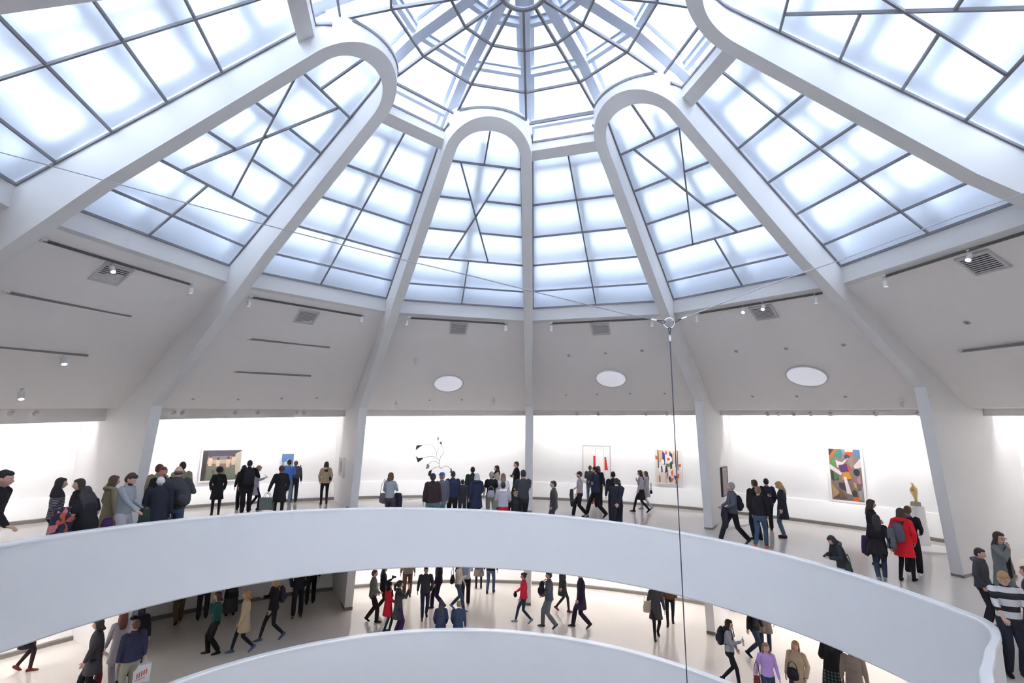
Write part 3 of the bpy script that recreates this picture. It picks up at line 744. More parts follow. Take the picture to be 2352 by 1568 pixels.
    if kw.get('inner'):
        mb = MB(); loft(mb, [up((0, .075, 1.40)), up((0, .095, 1.25)), up((0, .095, 1.05)), (0, .10, .80)], [(.05, .05), (.075, .055), (.075, .05), (.09, .05)], 12)
        link('black_top', fuse(mb, .011, 'black_top', [fabric(kw['inner'])], 1, S), root)
    if kw.get('glasses'):
        mb = MB()
        for sg in (-1, 1): mb.tube([hd(sg*.033+.024*math.cos(a), .110, 1.610+.018*math.sin(a)) for a in [2*pi*i/14 for i in range(15)]], .003, 5, cap=False); mb.tube([hd(sg*.056, .11, 1.615), hd(sg*.08, .0, 1.615)], .003, 5)
        me = mb.mesh('glasses', [fabric('blk')], True); me.transform(S); link('glasses', me, root)
    Mw = Matrix.Translation(Vector(loc)) @ Matrix.Rotation(rot, 4, 'Z')
    hands = {('L' if a[4] < 0 else 'R'): Mw @ ((a[2]+(a[2]-a[1]).normalized()*.07)*sc) for a in arms}
    return root, sc, hands, Mw
PEOPLE = [
('U',(-8.347,0.382,-2.663),-1.302,1.868,'m','crop:blk','coat:blk','wide:blk','blk','down','rail',0,{'lean': 14},'person in black coat at the far left edge, hand resting on the parapet'),
('U',(-9.310,2.744,-2.743),-0.850,1.598,'f','long:blk','jacket:bands','slim:blk','blk','pocket','pocket',0.5,{},'person with long black hair in dark jacket banded with fine white lines'),
('U',(-8.740,2.560,-2.743),2.531,1.608,'f','bob:dkb','coat:blk','slim:blk','blk','pocket','pocket',0.2,{},'person with dark hair and black coat facing left near the flowered scarf'),
('U',(-8.684,3.340,-2.770),-0.562,1.627,'f','bob:brn','coat:olv','slim:blk','blk','pocket','down',0.2,{'hood': 'olv'},'person with shoulder-length brown hair in olive hooded coat, behind the grey-sweater man'),
('U',(-8.051,2.038,-2.730),1.207,1.504,'f','vlong:blk','tee:blk','wide:blk','blk','hold','hold',0,{'lean': 18, 'girth': 1.25, 'hy': -20},'person with very long bushy black hair leaning at the rail beside a flowered scarf'),
('U',(-7.934,2.761,-2.759),-1.452,1.715,'m','quiff:dkb','sweater:gry','wide:ltgry','blk','hold','rail',0,{'hp': 28, 'beard': 'dkb'},'bearded person in light grey sweater leaning one hand on the parapet'),
('U',(-7.757,3.494,-2.789),0.600,1.648,'m','bald:wht','coat:nvk','wide:nvk','blk','down','down',0,{'girth': 1.22, 'collar': 'nvk'},'balding white-haired person in long black coat seen from behind at the rail'),
('U',(-7.684,3.945,-2.806),0.490,1.840,'m','bald:dkg','jacket:dgr','jeans:jean','blk','down','strap',0,{'girth': 1.15},'bald person in dark grey jacket and jeans with a bag on the right shoulder'),
('U',(-9.306,5.636,-2.829),0.080,1.760,'m','crop:rdb','coat:olv','wide:blk','blk','down','down',0,{},'reddish-haired person in olive coat, head just above the white-haired person, facing away'),
('U',(-8.753,5.005,-2.821),-2.544,1.740,'m','crop:rdb','jacket:blk','wide:blk','blk','down','down',0,{'skin': 'red'},'red-faced person facing the camera behind the white-haired person'),
('U',(-9.508,6.896,-2.857),0.660,1.760,'m','quiff:dkb','jacket:olv','wide:blk','blk','down','down',0,{},'spiky-haired person in olive jacket, back turned, behind the bald person in dark grey'),
('U',(-9.740,9.183,-2.939),0.519,1.530,'f','curly:blk','coat:blk','slim:dkb2','brown','pocket','pocket',0,{},'person with curly black hair in knee-length black coat, back turned before the dark figure painting'),
('U',(-9.024,9.684,-2.952),0.563,1.748,'m','crop:blk','jacket:blk','wide:blk','brown','down','strap',0.12,{'girth': 1.1, 'collar': 'blk'},'person in black with a large black backpack, back turned by the dark figure painting'),
('U',(-9.835,10.893,-3.010),0.658,1.550,'f','bob:blk','jacket:blk','wide:blk','blk','down','down',0,{},'black-haired person mostly hidden behind the person with the large black backpack'),
('U',(-9.316,10.797,-3.000),-1.020,1.525,'f','bob:ltb','coat:ltgry2','slim:blk','blk','down','phone',0.3,{'hp': 30},'person with short light brown hair in grey cardigan reading a phone'),
('U',(-7.415,8.568,-2.933),0.424,1.660,'f','bun:rdb','coat:blk','slim:blk','blk','bagout','pocket',0,{},'person with pinned red-brown hair in black coat carrying a grey-green shopping bag'),
('U',(-8.853,12.367,-3.052),0.238,1.723,'m','crop:dkb','shirt:blue','jeans:ltjean','gry','down','phone',0,{},'person in bright blue shirt standing before the small blue painting'),
('U',(-8.974,13.266,-3.082),0.402,1.647,'m','crop:rdb','jacket:nvk','wide:nvk','blk','down','down',0.3,{},'person with red-brown hair and dark rucksack to the right of the bright blue shirt'),
('U',(-7.554,12.821,-3.061),0.438,1.643,'f','long:blk','jacket:tan','slim:blk','brown','pocket','pocket',0,{'scarf': 'dgr', 'hood': 'tan'},'person alone in tan coat and black leggings near the left wall corner'),
('U',(-3.879,8.332,-3.025),-0.288,1.620,'f','bob:brn','sweater:gry','wide:dgr','blk','hold','phone',0,{},'person with short brown hair in light grey sweater with slouchy bag, left of the crowd'),
('U',(-2.502,7.974,-3.069),0.157,1.692,'f','pony:blk','jacket:dkb2','jeans:tealj','blk','down','down',0,{'girth': 1.15},'person with curly black ponytail in dark brown jacket, leftmost of the crowd'),
('U',(-2.282,8.392,-3.082),0.750,1.700,'m','crop:ltb','jacket:slate','wide:tealj','blk','hold','down',0,{'cap': 'bluecap', 'girth': 1.1},'person wearing a blue cap in slate jacket within the crowd'),
('U',(-2.093,9.647,-3.099),0.119,1.660,'m','crop:dkb','jacket:navy','wide:blk','blk','down','hold',0,{'girth': 1.12, 'collar': 'navy'},'person with cropped hair in navy jacket, just right of the blue cap'),
('U',(-1.810,10.134,-3.111),0.013,1.360,'m','crop:dkb','jacket:dgr','wide:dgr','blk','down','down',0,{},'child in dark grey jacket standing between two adults in navy'),
('U',(-1.570,11.274,-3.124),0.169,1.720,'m','crop:blk','jacket:dgn','wide:blk','blk','down','down',0,{'collar': 'dgn'},'tall black-haired person in dark green jacket behind the white-blonde person'),
('U',(-1.274,9.530,-3.126),0.248,1.640,'f','bob:wht2','coat:navy','wide:nvk','blk','down','hold',0,{'hood': 'navy'},'person with white-blonde bob in navy hooded coat holding a cup'),
('U',(-0.818,10.052,-3.143),0.046,1.680,'f','crop:gryh','tee:blk','wide:khk','blk','down','down',0,{},'person with short grey hair in black top with a pale grey bag at the back'),
('U',(-0.738,13.185,-3.155),1.780,1.680,'f','long:brn','sweater:beige','wide:khk','blk','hold','down',0,{'scarf': 'dkb2'},'person with long brown hair in beige sweater facing left in the crowd'),
('U',(-0.423,10.549,-3.157),0.023,1.600,'f','long:ltb','tee:wht','wide:khk','blk','down','down',0,{},'person with long light brown hair in white top behind the light grey hooded sweater'),
('U',(-0.364,8.194,-3.155),0.023,1.537,'m','crop:dkb2','sweater:ltgry2','wide:redf','blk','hold','hold',0,{'girth': 1.15, 'hood': 'wht'},'person in light grey hooded sweater over red trousers, back turned at the rail'),
('U',(0.016,8.359,-3.171),-0.001,1.268,'m','crop:ltb','jacket:blk','wide:blk','blk','down','down',0,{'hp': 25},'child with light cropped hair in black by the rail, beside the grey hooded sweater'),
('U',(0.057,13.968,-3.174),1.830,1.820,'f','crop:dkb','jacket:blk','wide:blk','blk','cross','cross',0,{},'tall person in black with folded arms facing left beside the central rib'),
('U',(0.259,8.898,-3.180),0.334,1.883,'m','crop:blk','tee:dgr','jeans:nvk','blk','phone','phone',0,{'girth': 1.1, 'beard': 'blk'},'person in dark grey T-shirt standing in front of the central rib'),
('U',(1.229,8.717,-3.217),1.497,1.615,'m','crop:blk','jacket:leath','wide:dgr','blk','pocket','pocket',0.1,{},'person in black leather jacket facing left, just right of the central rib'),
('U',(2.462,12.028,-3.237),1.535,1.672,'m','crop:blk','tee:ltgry2','wide:blk','gry','down','hold',0.5,{'cap': 'mar', 'beard': 'brn'},'person in maroon cap and light grey T-shirt walking left'),
('U',(3.353,15.451,-3.214),-0.143,1.654,'m','crop:dkb2','jacket:dgr','jeans:jean','redf','phone','phone',0,{},'person in jeans and red shoes facing the tall white and red painting'),
('U',(3.091,12.174,-3.251),1.767,1.865,'m','quiff:blk','jacket:nvj','wide:blk','blk','cross','cross',0.65,{'beard': 'blk', 'hy': -30},'moustached person in navy jacket striding left in front of the white and red painting'),
('U',(3.573,14.548,-3.226),-0.071,1.715,'f','bob:rdb','jacket:nvk','wide:blk','blk','down','down',0,{},'red-brown haired person mostly hidden behind the moustached person in navy'),
('U',(3.615,11.386,-3.272),-0.098,1.780,'m','crop:blk','jacket:blk','wide:blk','blk','down','down',0,{},'person in black shirt standing just behind the dark suit with clasped hands'),
('U',(3.389,9.585,-3.283),-0.192,1.720,'m','crop:blk','suit:nvk','wide:nvk','blk','back','back',0,{'girth': 1.12, 'collar': 'wht'},'person in dark suit and white collar with hands clasped behind the back'),
('U',(5.172,13.679,-3.257),1.510,1.661,'f','curlylong:brn','sweater:ltlil','slim:blk','blk','down','strap',0.6,{'skirt': 'blk'},'person with curly brown hair in pale lilac top and black skirt walking left'),
('U',(5.572,14.342,-3.247),1.587,1.570,'f','long:brn','coat:ltgry2','slim:ltgry2','gry','down','down',0.4,{},'person with long brown hair in pale grey coat carrying a small black bag'),
('U',(6.855,8.742,-3.391),1.528,1.827,'m','beanie:gryh','jacket:slate','wide:blk','dgr','hold','hold',0.75,{},'person with grey hood and grey jacket striding left with a backpack'),
('U',(7.886,9.389,-3.402),0.182,1.889,'m','crop:dkb','jacket:blk','jeans:nvk','blk','pocket','pocket',0,{'girth': 1.15},'dark-haired person in black jacket, left of the trio looking away'),
('U',(7.403,8.142,-3.415),-0.695,1.820,'m','crop:ltb','sweater:blk','jeans:jean','orng','pocket','pocket',0.45,{},'person with shaved head, blue jeans and bright orange shoes'),
('U',(8.906,10.713,-3.354),-0.273,1.776,'m','crop:blk','suit:nvk','wide:blk','blk','down','pocket',0.3,{'collar': 'pink'},'dark-haired person in navy blazer with pink collar behind the orange shoes'),
('U',(8.933,9.754,-3.389),1.101,1.789,'f','long:bld','coat:nvk','jeans:jean','brown','down','phone',0,{'hp': 28},'person with long blonde hair in navy blazer looking at a phone'),
('U',(7.165,3.832,-3.529),1.544,1.329,'f','bob:blk','puffer:blk2','wide:ltgry2','blk','phone','phone',0,{'hp': 30, 'lean': 20, 'hood': 'slate'},'person with black hair in black puffer jacket reading a phone behind the parapet'),
('U',(9.826,6.735,-3.492),-1.989,1.739,'f','long:dkb','coat:blk','slim:blk','blk','cross','cross',0,{},'person with long dark brown hair in black coat standing right of the tall abstract painting'),
('U',(9.015,5.367,-3.514),-0.511,1.563,'f','long:blk','sweater:blk','jeans:jean2','gry','down','down',0.35,{'girth': 1.05},'person with long black hair in black sweater and jeans with jackets tied at the waist'),
('U',(9.715,5.484,-3.521),-0.891,1.725,'f','long:dkb','coat:red','slim:blk','blk','pocket','pocket',0.2,{'hood': 'red'},'person in bright red coat with long dark hair and a silver-grey backpack'),
('U',(10.249,5.955,-3.517),-0.813,1.714,'m','crop:brn','sweater:blk','wide:blk','wht','hold','hold',0.2,{'collar': 'slate'},'person in black sweater with white sneakers beside the red coat'),
('U',(9.158,2.733,-3.596),-2.546,1.440,'m','crop:dkb','puffer:dgr','wide:blk','blk','pocket','pocket',0,{'hood': 'slate2', 'hp': 8},'boy with dark brown hair in a dark grey hooded jacket at the right'),
('U',(9.928,3.109,-3.591),-2.830,1.681,'f','long:dkb','coat:grcoat','slim:blk','blk','down','chin',0,{'hy': -15, 'inner': 'blk', 'glasses': 1},'person with long dark hair in grey coat holding a hand to the chin'),
('U',(7.857,0.831,-3.657),2.755,1.531,'m','quiff:gld','stripe:x','wide:nvk','blk','hold','rail',0,{'hp': 30, 'hy': -25, 'girth': 1.08},'person in bold black and white striped sweater at the parapet in the right corner'),
('U',(9.132,1.764,-3.629),0.811,1.377,'f','long:brn','coat:dgr','wide:blk','blk','down','down',0,{},'brown-haired person cut off by the right picture edge behind the striped sweater'),
('L',(-12.138,5.778,-6.124),-1.018,1.660,'f','long:dkb','coat:blk','slim:dkb2','redbr','down','down',0.3,{},'person in dark leggings and red-brown shoes, only lower legs showing at bottom left'),
('L',(-9.345,4.401,-6.064),2.135,1.680,'f','bob:dkb2','coat:dgr','wide:blk','blk','down','down',0.5,{},'dark-haired person in charcoal coat walking left on the lower ramp with a reddish bag'),
('L',(-9.265,5.027,-6.083),0.798,1.660,'f','long:rdb','coat:ltgry2','wide:ltgry2','blk','down','down',0.4,{},'person with long auburn hair in grey coat on the lower ramp at left'),
('L',(-8.552,4.464,-6.078),0.956,1.660,'m','crop:brn','jacket:navy','wide:khk','blk','down','down',0.1,{'girth': 1.15},'person with short brown hair in navy jacket carrying a white bag on the lower ramp'),
('L',(-9.321,5.686,-6.100),0.603,1.600,'f','bob:blk','coat:blk','wide:blk','blk','down','down',0,{},'person in black behind the auburn-haired person on the lower ramp'),
('L',(-10.596,9.300,-6.229),0.728,1.780,'m','crop:blk','jacket:dkb2','wide:olvd','brown','down','down',0.45,{},'person in olive-brown trousers, head hidden by the parapet, lower ramp left'),
('L',(-10.097,9.728,-6.238),0.521,1.760,'m','crop:blk','jacket:nvk','wide:nvk','blk','down','down',0.1,{},'person in dark navy trousers left of the green cardigan, head hidden'),
('L',(-8.151,7.044,-6.155),2.159,1.567,'f','bob:rdk','sweater:green','wide:blk','blk','chin','down',0.25,{'collar': 'wht'},'person in dark green cardigan with white collar holding a hand to the chin'),
('L',(-9.392,10.090,-6.243),0.482,1.680,'f','long:blk','coat:blk','wide:blk','blk','down','down',0,{'skirt': 'tweed', 'skz': 0.12},'person in long black speckled skirt between the green cardigan and the tan coat'),
('L',(-7.457,7.240,-6.174),2.117,1.595,'f','bob:gld','coat:tan','slim:blk','blus','down','pocket',0.55,{},'person with orange-blonde hair in tan coat and blue trainers on the lower ramp'),
('L',(-7.082,8.145,-6.202),2.249,1.700,'f','long:gld','jacket:blk','slim:blk','blus','down','phone',0.6,{},'person in black jacket and leggings with bright blue trainers striding left'),
('L',(-7.158,10.082,-6.235),-2.762,1.800,'m','crop:blk','jacket:nvk','wide:nvk','yelg','pocket','pocket',0.1,{},'person in dark jeans and yellow-green shoes, head hidden by the parapet'),
('L',(-7.296,11.506,-6.288),0.360,1.760,'m','crop:blk','jacket:blk','wide:blk','blk','down','down',0.1,{},'person in black trousers just behind the yellow-green shoes'),
('L',(-4.629,9.939,-6.295),-1.403,1.598,'m','crop:rdb','jacket:grn2','wide:dkb2','blk','down','hold',0.35,{},'person in grey-green jacket facing right beside the left pillar of the lower ramp'),
('L',(-4.539,10.903,-6.309),-1.333,1.492,'f','long:olvd','jacket:nvk','wide:dkb2','brown','down','phone',0.4,{},'person in navy jacket raising a camera behind the red shawl'),
('L',(-3.928,9.147,-6.305),-0.995,1.476,'f','beanie:nvk','coat:redf','slim:dgn','dgr','down','hold',0.1,{'scarf': 'nvk'},'person in red shawl and dark knitted hat on the lower ramp'),
('L',(-3.534,8.814,-6.313),-1.187,1.620,'f','pony:dkb2','coat:dgr','wide:plum','blk','down','phone2',0.1,{},'person in dark tunic and plum trousers holding up a phone beside the red shawl'),
('L',(-4.046,12.629,-6.351),-2.947,1.720,'f','bob:dkb','jacket:taupe','wide:brn2','brown','down','down',0.2,{},'person in taupe jacket and brown trousers, head hidden, behind the phone photographer'),
('L',(-3.007,10.533,-6.348),-2.892,1.638,'m','crop:blk','jacket:dgr','jeans:nvj','brown','pocket','down',0.35,{},'person in charcoal shirt and dark jeans walking toward the viewer on the lower ramp'),
('L',(-2.695,11.482,-6.363),1.797,1.760,'m','crop:blk','jacket:plumk','wide:plumk','brown','down','down',0.4,{},'person all in dark plum clothing stepping left on the lower ramp, head hidden'),
('L',(-2.079,7.832,-6.354),0.132,1.357,'f','vlong:blk','suit:navy','wide:navy','blk','hold','hold',0,{'lean': 24},'person with very long straight black hair in navy jacket at the lower rail'),
('L',(-1.588,7.970,-6.375),0.100,1.332,'m','crop:dkbl','suit:nvj','wide:nvj','blk','hold','down',0,{'collar': 'wht', 'lean': 24},'grey-blond person in navy suit with white collar at the lower rail'),
('L',(-1.976,11.456,-6.383),-1.731,1.660,'f','long:dkb','sweater:cream','jeans:jean','gry','down','phone',0.5,{},'person in cream cardigan and jeans with a dark bag stepping right'),
('L',(-1.760,11.939,-6.391),0.089,1.760,'m','crop:blk','shirt:ltblu','wide:blk','khk','down','phone',0.1,{},'person in pale blue shirt and black trousers beside the cream cardigan'),
('L',(-1.425,14.106,-6.419),0.065,1.620,'f','long:blk','coat:blk','slim:blk','blk','down','down',0,{'skirt': 'taupe'},'person in black coat over a taupe skirt near the lower wall'),
('L',(-0.917,13.547,-6.424),-0.132,1.720,'m','crop:blk','jacket:blk','jeans:jean','blk','down','down',0.25,{},'person in blue-grey jeans near the lower wall, upper half hidden'),
('L',(0.352,10.591,-6.451),1.639,1.591,'f','bun:dkb2','jacket:redc','slim:nvj','gry','down','hold',0.55,{},'person in bright red jacket walking left on the lower ramp'),
('L',(1.202,10.300,-6.479),1.592,1.754,'m','crop:blk','jacket:slate','wide:gry2','dgr','hold','hold',0.4,{},'person in slate grey walking left holding a dark rucksack in front'),
('L',(1.793,11.872,-6.490),-1.574,1.680,'f','long:blk','coat:dgr','slim:dgr','redbr','down','down',0.45,{},'person in charcoal coat and red-brown shoes walking right on the lower ramp'),
('L',(2.290,10.451,-6.512),1.621,1.800,'m','crop:blk','coat:plumk','wide:plumk','brown','down','down',0.5,{},'person in black-plum overcoat walking left on the lower ramp, head hidden'),
('L',(4.668,9.955,-6.586),3.060,1.700,'f','long:blk','coat:dgr','slim:blk','blk','down','down',0.4,{},'person in charcoal tunic and leggings with a beige tote bag'),
('L',(5.470,11.126,-6.592),2.861,1.700,'f','long:blk','jacket:brn2','slim:blk','blk','pocket','pocket',0.35,{},'person in brown jacket and black leggings behind the beige tote bag'),
('L',(5.861,7.042,-6.671),-2.120,1.660,'f','long:dkb','sweater:strgry','slim:blk','blk','down','phone',0.45,{},'person with dark brown hair in fine striped grey top holding a leaflet'),
('L',(7.265,8.634,-6.672),-2.335,1.740,'f','bob:blk','jacket:blk','jeans:nvj','blk','down','down',0.5,{},'person in black jacket and flared jeans on the lower ramp at right'),
('L',(7.852,9.232,-6.674),-0.431,1.740,'m','crop:dkb','coat:taupe','jeans:nvj','blk','down','down',0.2,{},'person in taupe coat just behind the flared jeans'),
('L',(6.293,5.854,-6.713),2.973,1.580,'f','vlong:ltb','sweater:lilac','jeans:nvj','blk','down','down',0.4,{'hp': 0},'person with long light brown hair in lilac sweater on the lower ramp'),
('L',(7.033,5.858,-6.731),2.493,1.660,'f','bob:gld','coat:tan','wide:plum','blk','pocket','down',0.3,{},'person with short orange-blonde hair in tan coat at the bottom right'),
('L',(8.130,6.252,-6.744),-0.436,1.740,'f','long:blk','jacket:blk','slim:blk','blk','hold','hold',0,{'skirt': 'tartan', 'skz': 0.35, 'girth': 1.12},'person in black jacket and dark tartan skirt on the lower ramp at right'),
('L',(8.304,5.671,-6.763),-0.551,1.720,'m','crop:dkb','coat:taupe','wide:blk','blk','down','down',0.3,{},'person in grey-taupe coat right of the tartan skirt'),
]
INFO = []
CAMP = Vector((0, -7.85))
for lv, loc, rot, H, sex, hair, top, bot, shoe, al, ar, stride, kw, label in PEOPLE:
    near = (Vector(loc[:2])-CAMP).length < 14.5 and lv == 'U'
    r = make_person(label, Vector(loc), rot, H, sex, hair, top, bot, shoe, al, ar, stride, kw, near, lv == 'L')
    INFO.append((r[0], r[1], Vector(loc), rot, label, r[2], r[3]))
# ---- things people carry
def frame_of(i):
    root, sc, loc, rot = INFO[i][:4]; c = (CAMP-loc.xy).normalized(); r = Vector((-c.y, c.x)); r = Vector((-c.y*1, c.x*1))
    v = -c; r = Vector((v.y, -v.x)); return loc, Vector((r.x, r.y, 0)), Vector((c.x, c.y, 0)), rot
def thing(name, i, off, label, cat, group=None, rot=None):
    loc, r, c, ro = frame_of(i)
    if off[0] == 'h': p = INFO[i][5][off[1]]+Vector((0, 0, off[2]))
    elif off[0] == 'l': p = INFO[i][6] @ (Vector(off[1:])*INFO[i][1])
    else: p = loc+r*off[0]+c*off[1]+Vector((0, 0, off[2]))
    o = empty(name, p, label=label, category=cat)
    if group: o['group'] = group
    o.rotation_euler = (0, 0, ro if rot is None else rot); return o
def on_back(i, z=.98, y=-.215, x=0, s=1.0):
    """offset of a point behind person i, in the (right, toward, up) frame"""
    loc, r, c, ro = frame_of(i); f = Vector((-math.sin(ro), math.cos(ro), 0)); sd = Vector((math.cos(ro), math.sin(ro), 0)); d = f*y+sd*x
    return (d.dot(r), d.dot(c), z)
def backpack(i, col, label, z=.98, y=-.215, x=0, s=1.0, flip=False):
    o = thing('backpack', i, on_back(i, z, y, x), label, 'backpack', 'bags carried by visitors'); m = fabric(col); S = Matrix.Scale(s, 4)
    if flip: o.rotation_euler.z += pi
    mb = MB(); loft(mb, [(0, 0, .06), (0, 0, .22), (0, .01, .38), (0, .02, .44)], [(.15, .085), (.155, .095), (.13, .08), (.09, .05)], 14)
    link('main_compartment', fuse(mb, .012, 'pack', [m], 2, S), o)
    mb = MB(); ellipsoid(mb, (0, -.085, .17), (.11, .045, .10)); link('front_pocket', fuse(mb, .010, 'pocket', [m], 1, S), o)
    for sg in (-1, 1):
        mb = MB(); mb.tube([Vector((sg*.07, .05, .42)), Vector((sg*.10, .14, .50)), Vector((sg*.115, .30, .44)), Vector((sg*.12, .335, .25)), Vector((sg*.13, .22, .08)), Vector((sg*.12, .04, .08))], .013, 6)
        me = mb.mesh('strap', [m], True); fixn(me); me.transform(S); link('strap', me, o)
    return o
def bag(i, off, col, label, size=(.30, .10, .24), strap=.35, name='shoulder_bag', rot=None, cat='bag'):
    o = thing(name, i, off, label, cat, 'bags carried by visitors', rot); m = fabric(col); w, d, h = size
    mb = MB(); loft(mb, [(0, 0, h*.12), (0, 0, h*.5), (0, 0, h*.92)], [(w*.5, d*.5), (w*.52, d*.55), (w*.40, d*.3)], 14); link('bag_body', fuse(mb, .010, 'bag', [m], 1), o)
    if strap:
        mb = MB(); mb.tube([Vector((-w*.42, 0, h*.85)), Vector((-w*.30, 0, h+strap*.55)), Vector((0, 0, h+strap)), Vector((w*.30, 0, h+strap*.55)), Vector((w*.42, 0, h*.85))], .009, 6)
        me = mb.mesh('strap', [m], True); fixn(me); link('strap', me, o)
    return o
def shopping(i, off, size, mat, label, mark=None, rot=0):
    o = thing('shopping_bag', i, off, label, 'shopping bag', 'bags carried by visitors', rot); w, d, h = size
    mb = MB(); A = [Vector(p) for p in ((-w/2, -d/2, 0), (w/2, -d/2, 0), (w/2, d/2, 0), (-w/2, d/2, 0))]; B = [Vector((p.x*1.04, p.y*1.1, h)) for p in A]
    mb.prism(A, B); obj('bag_body', mb, mat, o)
    for sg in (-1, 1):
        mb = MB(); mb.tube([Vector((-w*.25, sg*d*.5, h*.97)), Vector((-w*.15, sg*d*.2, h+.14)), Vector((w*.15, sg*d*.2, h+.14)), Vector((w*.25, sg*d*.5, h*.97))], .006, 6); obj('handle', mb, mat, o, smooth=True)
    if mark:
        mb = MB()
        for k in range(5): x0 = -w*.30+k*w*.13; mb.box((x0+.012, -d/2-.004, h*(.40+.05*k)), (.022, .006, h*.28))
        mb.box((-w*.08, -d/2-.004, h*.22), (w*.55, .006, .012), Matrix.Rotation(-.25, 3, 'Y')); obj('print', mb, mark, o)
    return o
def phone(i, off, label, rx=.9):
    o = thing('phone', i, off, label, 'phone', 'phones held by visitors'); o.rotation_euler.x = rx
    mb = MB(); mb.box((0, 0, 0), (.072, .010, .15)); obj('case', mb, fabric('blk'), o)
    mb = MB(); mb.box((0, -.006, 0), (.064, .002, .135)); obj('screen', mb, emitter('phone_screen', (.75, .85, 1), 1.2), o)
def cloth(i, off, col, label, w=.26, h=.5, name='carried_coat', cat='coat', d=.12):
    o = thing(name, i, off, label, cat, 'garments carried by visitors'); mb = MB()
    for k in range(4):
        x = (k-1.5)*w*.27; L = h*(.86+.14*((k*7) % 3)/2); loft(mb, [(x*.7, 0, 0), (x, .02*(k % 2), -L*.4), (x*1.2, -.02*(k % 2), -L*.8), (x*1.25, 0, -L)], [(w*.22, d*.5), (w*.23, d*.55), (w*.2, d*.5), (w*.14, d*.35)], 10)
    link('cloth', fuse(mb, .012, 'cloth', [col if not isinstance(col, str) else fabric(col)], 2, None, None, .006), o)
floral = principled('floral_print', (.1, .08, .12), .8)
_nt = floral.node_tree; _v = _nt.nodes.new('ShaderNodeTexVoronoi'); _v.inputs['Scale'].default_value = 11; _c = _nt.nodes.new('ShaderNodeValToRGB'); _c.color_ramp.interpolation = 'CONSTANT'
_tc = [n for n in _nt.nodes if n.type == 'TEX_COORD'][0]; _nt.links.new(_tc.outputs['Object'], _v.inputs['Vector']); _nt.links.new(_v.outputs['Color'], _c.inputs[0])
_e = _c.color_ramp.elements; _e[0].color = (.03, .025, .06, 1); _e[1].position = .55; _e[1].color = (.55, .10, .06, 1)
for _p, _k in ((.66, (.05, .04, .08, 1)), (.78, (.6, .22, .25, 1)), (.88, (.45, .45, .55, 1))): _q = _e.new(_p); _q.color = _k
_nt.links.new(_c.outputs[0], _nt.nodes['Principled BSDF'].inputs['Base Color'])
cloth(4, (-.34, -.05, 1.10), floral, 'flower-patterned scarf bundle in orange, pink and navy beside the bushy-haired person', .34, .62, 'floral_scarf', 'scarf', .2)
bag(4, (.30, -.05, .70), 'plum', 'purple shiny bag to the right of the bushy-haired person', (.2, .12, .2), 0, 'handbag')
cloth(5, ('h', 'L', .0), 'dgn', 'dark green-black jacket folded over the arm of the grey-sweater man', .24, .58)
phone(5, ('h', 'L', .05), 'white phone in the hand of the grey-sweater man')
backpack(7, 'dgr', 'dark grey rucksack on the right shoulder of the bald person in dark grey', x=.16)
backpack(12, 'blk2', 'large black backpack seen square-on before the dark figure painting', s=1.12)
phone(14, ('h', 'R', .05), 'phone held by the person in the grey cardigan')
shopping(15, ('h', 'L', -.50), (.40, .14, .36), principled('grey_green_paper', (.13, .16, .15), .45), 'grey-green glossy shopping bag with black handles near the floor at left')
backpack(17, 'dgr', 'small dark rucksack on the person right of the bright blue shirt', x=.08)
bag(18, (.16, .02, .92), 'blk', 'small black crossbody bag on the tan coat', (.14, .07, .14), .3)
bag(19, ('l', -.21, -.02, .74), 'dkg', 'slouchy grey-brown shoulder bag of the person alone left of the crowd', (.30, .14, .30), .42)
cloth(19, ('l', .21, .18, 1.03), 'nvk', 'dark coat hanging over the arm beside the slouchy shoulder bag', .22, .50)
phone(19, ('h', 'R', .06), 'phone held up by the person with the slouchy shoulder bag')
o = thing('paper_cup', 25, ('h', 'R', -.03), 'white paper cup held in the navy-clad crowd', 'cup'); mb = MB(); mb.lathe([(.030, 0), (.042, .11)], 18); obj('cup', mb, principled('white_paper', (.8, .8, .82), .6), o, smooth=True)
mb = MB(); mb.lathe([(.044, .11), (.044, .12), (.03, .127)], 18); obj('lid', mb, principled('white_plastic', (.75, .75, .78), .4), o, smooth=True)
bag(26, (.0, .18, .84), 'ltgry2', 'pale grey handbag worn across the back, left of the grey hooded sweater', (.26, .10, .24), .14)
cloth(34, ('h', 'R', .02), 'dgr', 'dark grey jacket carried by the person in the maroon cap', .22, .60)
bag(37, (.14, .08, .98), 'blk', 'black bag behind the moustached person', (.20, .10, .24), .15)
bag(41, ('l', .0, -.22, .72), 'blk', 'small black handbag swinging beside the pale grey coat', (.22, .09, .14), .30)
backpack(42, 'blk2', 'black and green backpack of the person striding left by the pillar')
cloth(42, ('h', 'L', .03), 'nvk', 'dark coat held in front by the striding person with a backpack', .26, .62)
bag(46, ('l', .2, .12, .74), 'beige', 'beige cloth pouch hanging beside the long blonde hair person', (.16, .08, .26), .18)
phone(46, ('h', 'R', .05), 'white phone held by the blonde-haired person')
phone(47, ('h', 'R', .06), 'phone held above the parapet by the person in the puffer jacket')
bag(47, ('l', -.20, .0, .72), 'dgn', 'dark green bag at the hip of the person in the puffer jacket', (.24, .12, .22), .2)
cloth(49, (-.27, .03, 1.02), 'plum', 'purple-grey jacket sleeve hanging left of the black sweater', .14, .46, 'tied_jacket')
cloth(49, (-.06, .17, .95), 'blk', 'black coat tied around the waist over blue jeans', .34, .36, 'tied_coat')
cloth(49, (.26, .03, 1.26), 'gry2', 'grey jacket draped over the right shoulder of the black sweater', .14, .52, 'draped_jacket')
backpack(50, 'slate2', 'silver-grey quilted backpack on the bright red coat', x=-.05, z=.92)
bag(54, ('h', 'L', -.16), 'blk', 'black bag held by the person in the striped sweater', (.26, .14, .14), 0, 'handbag')
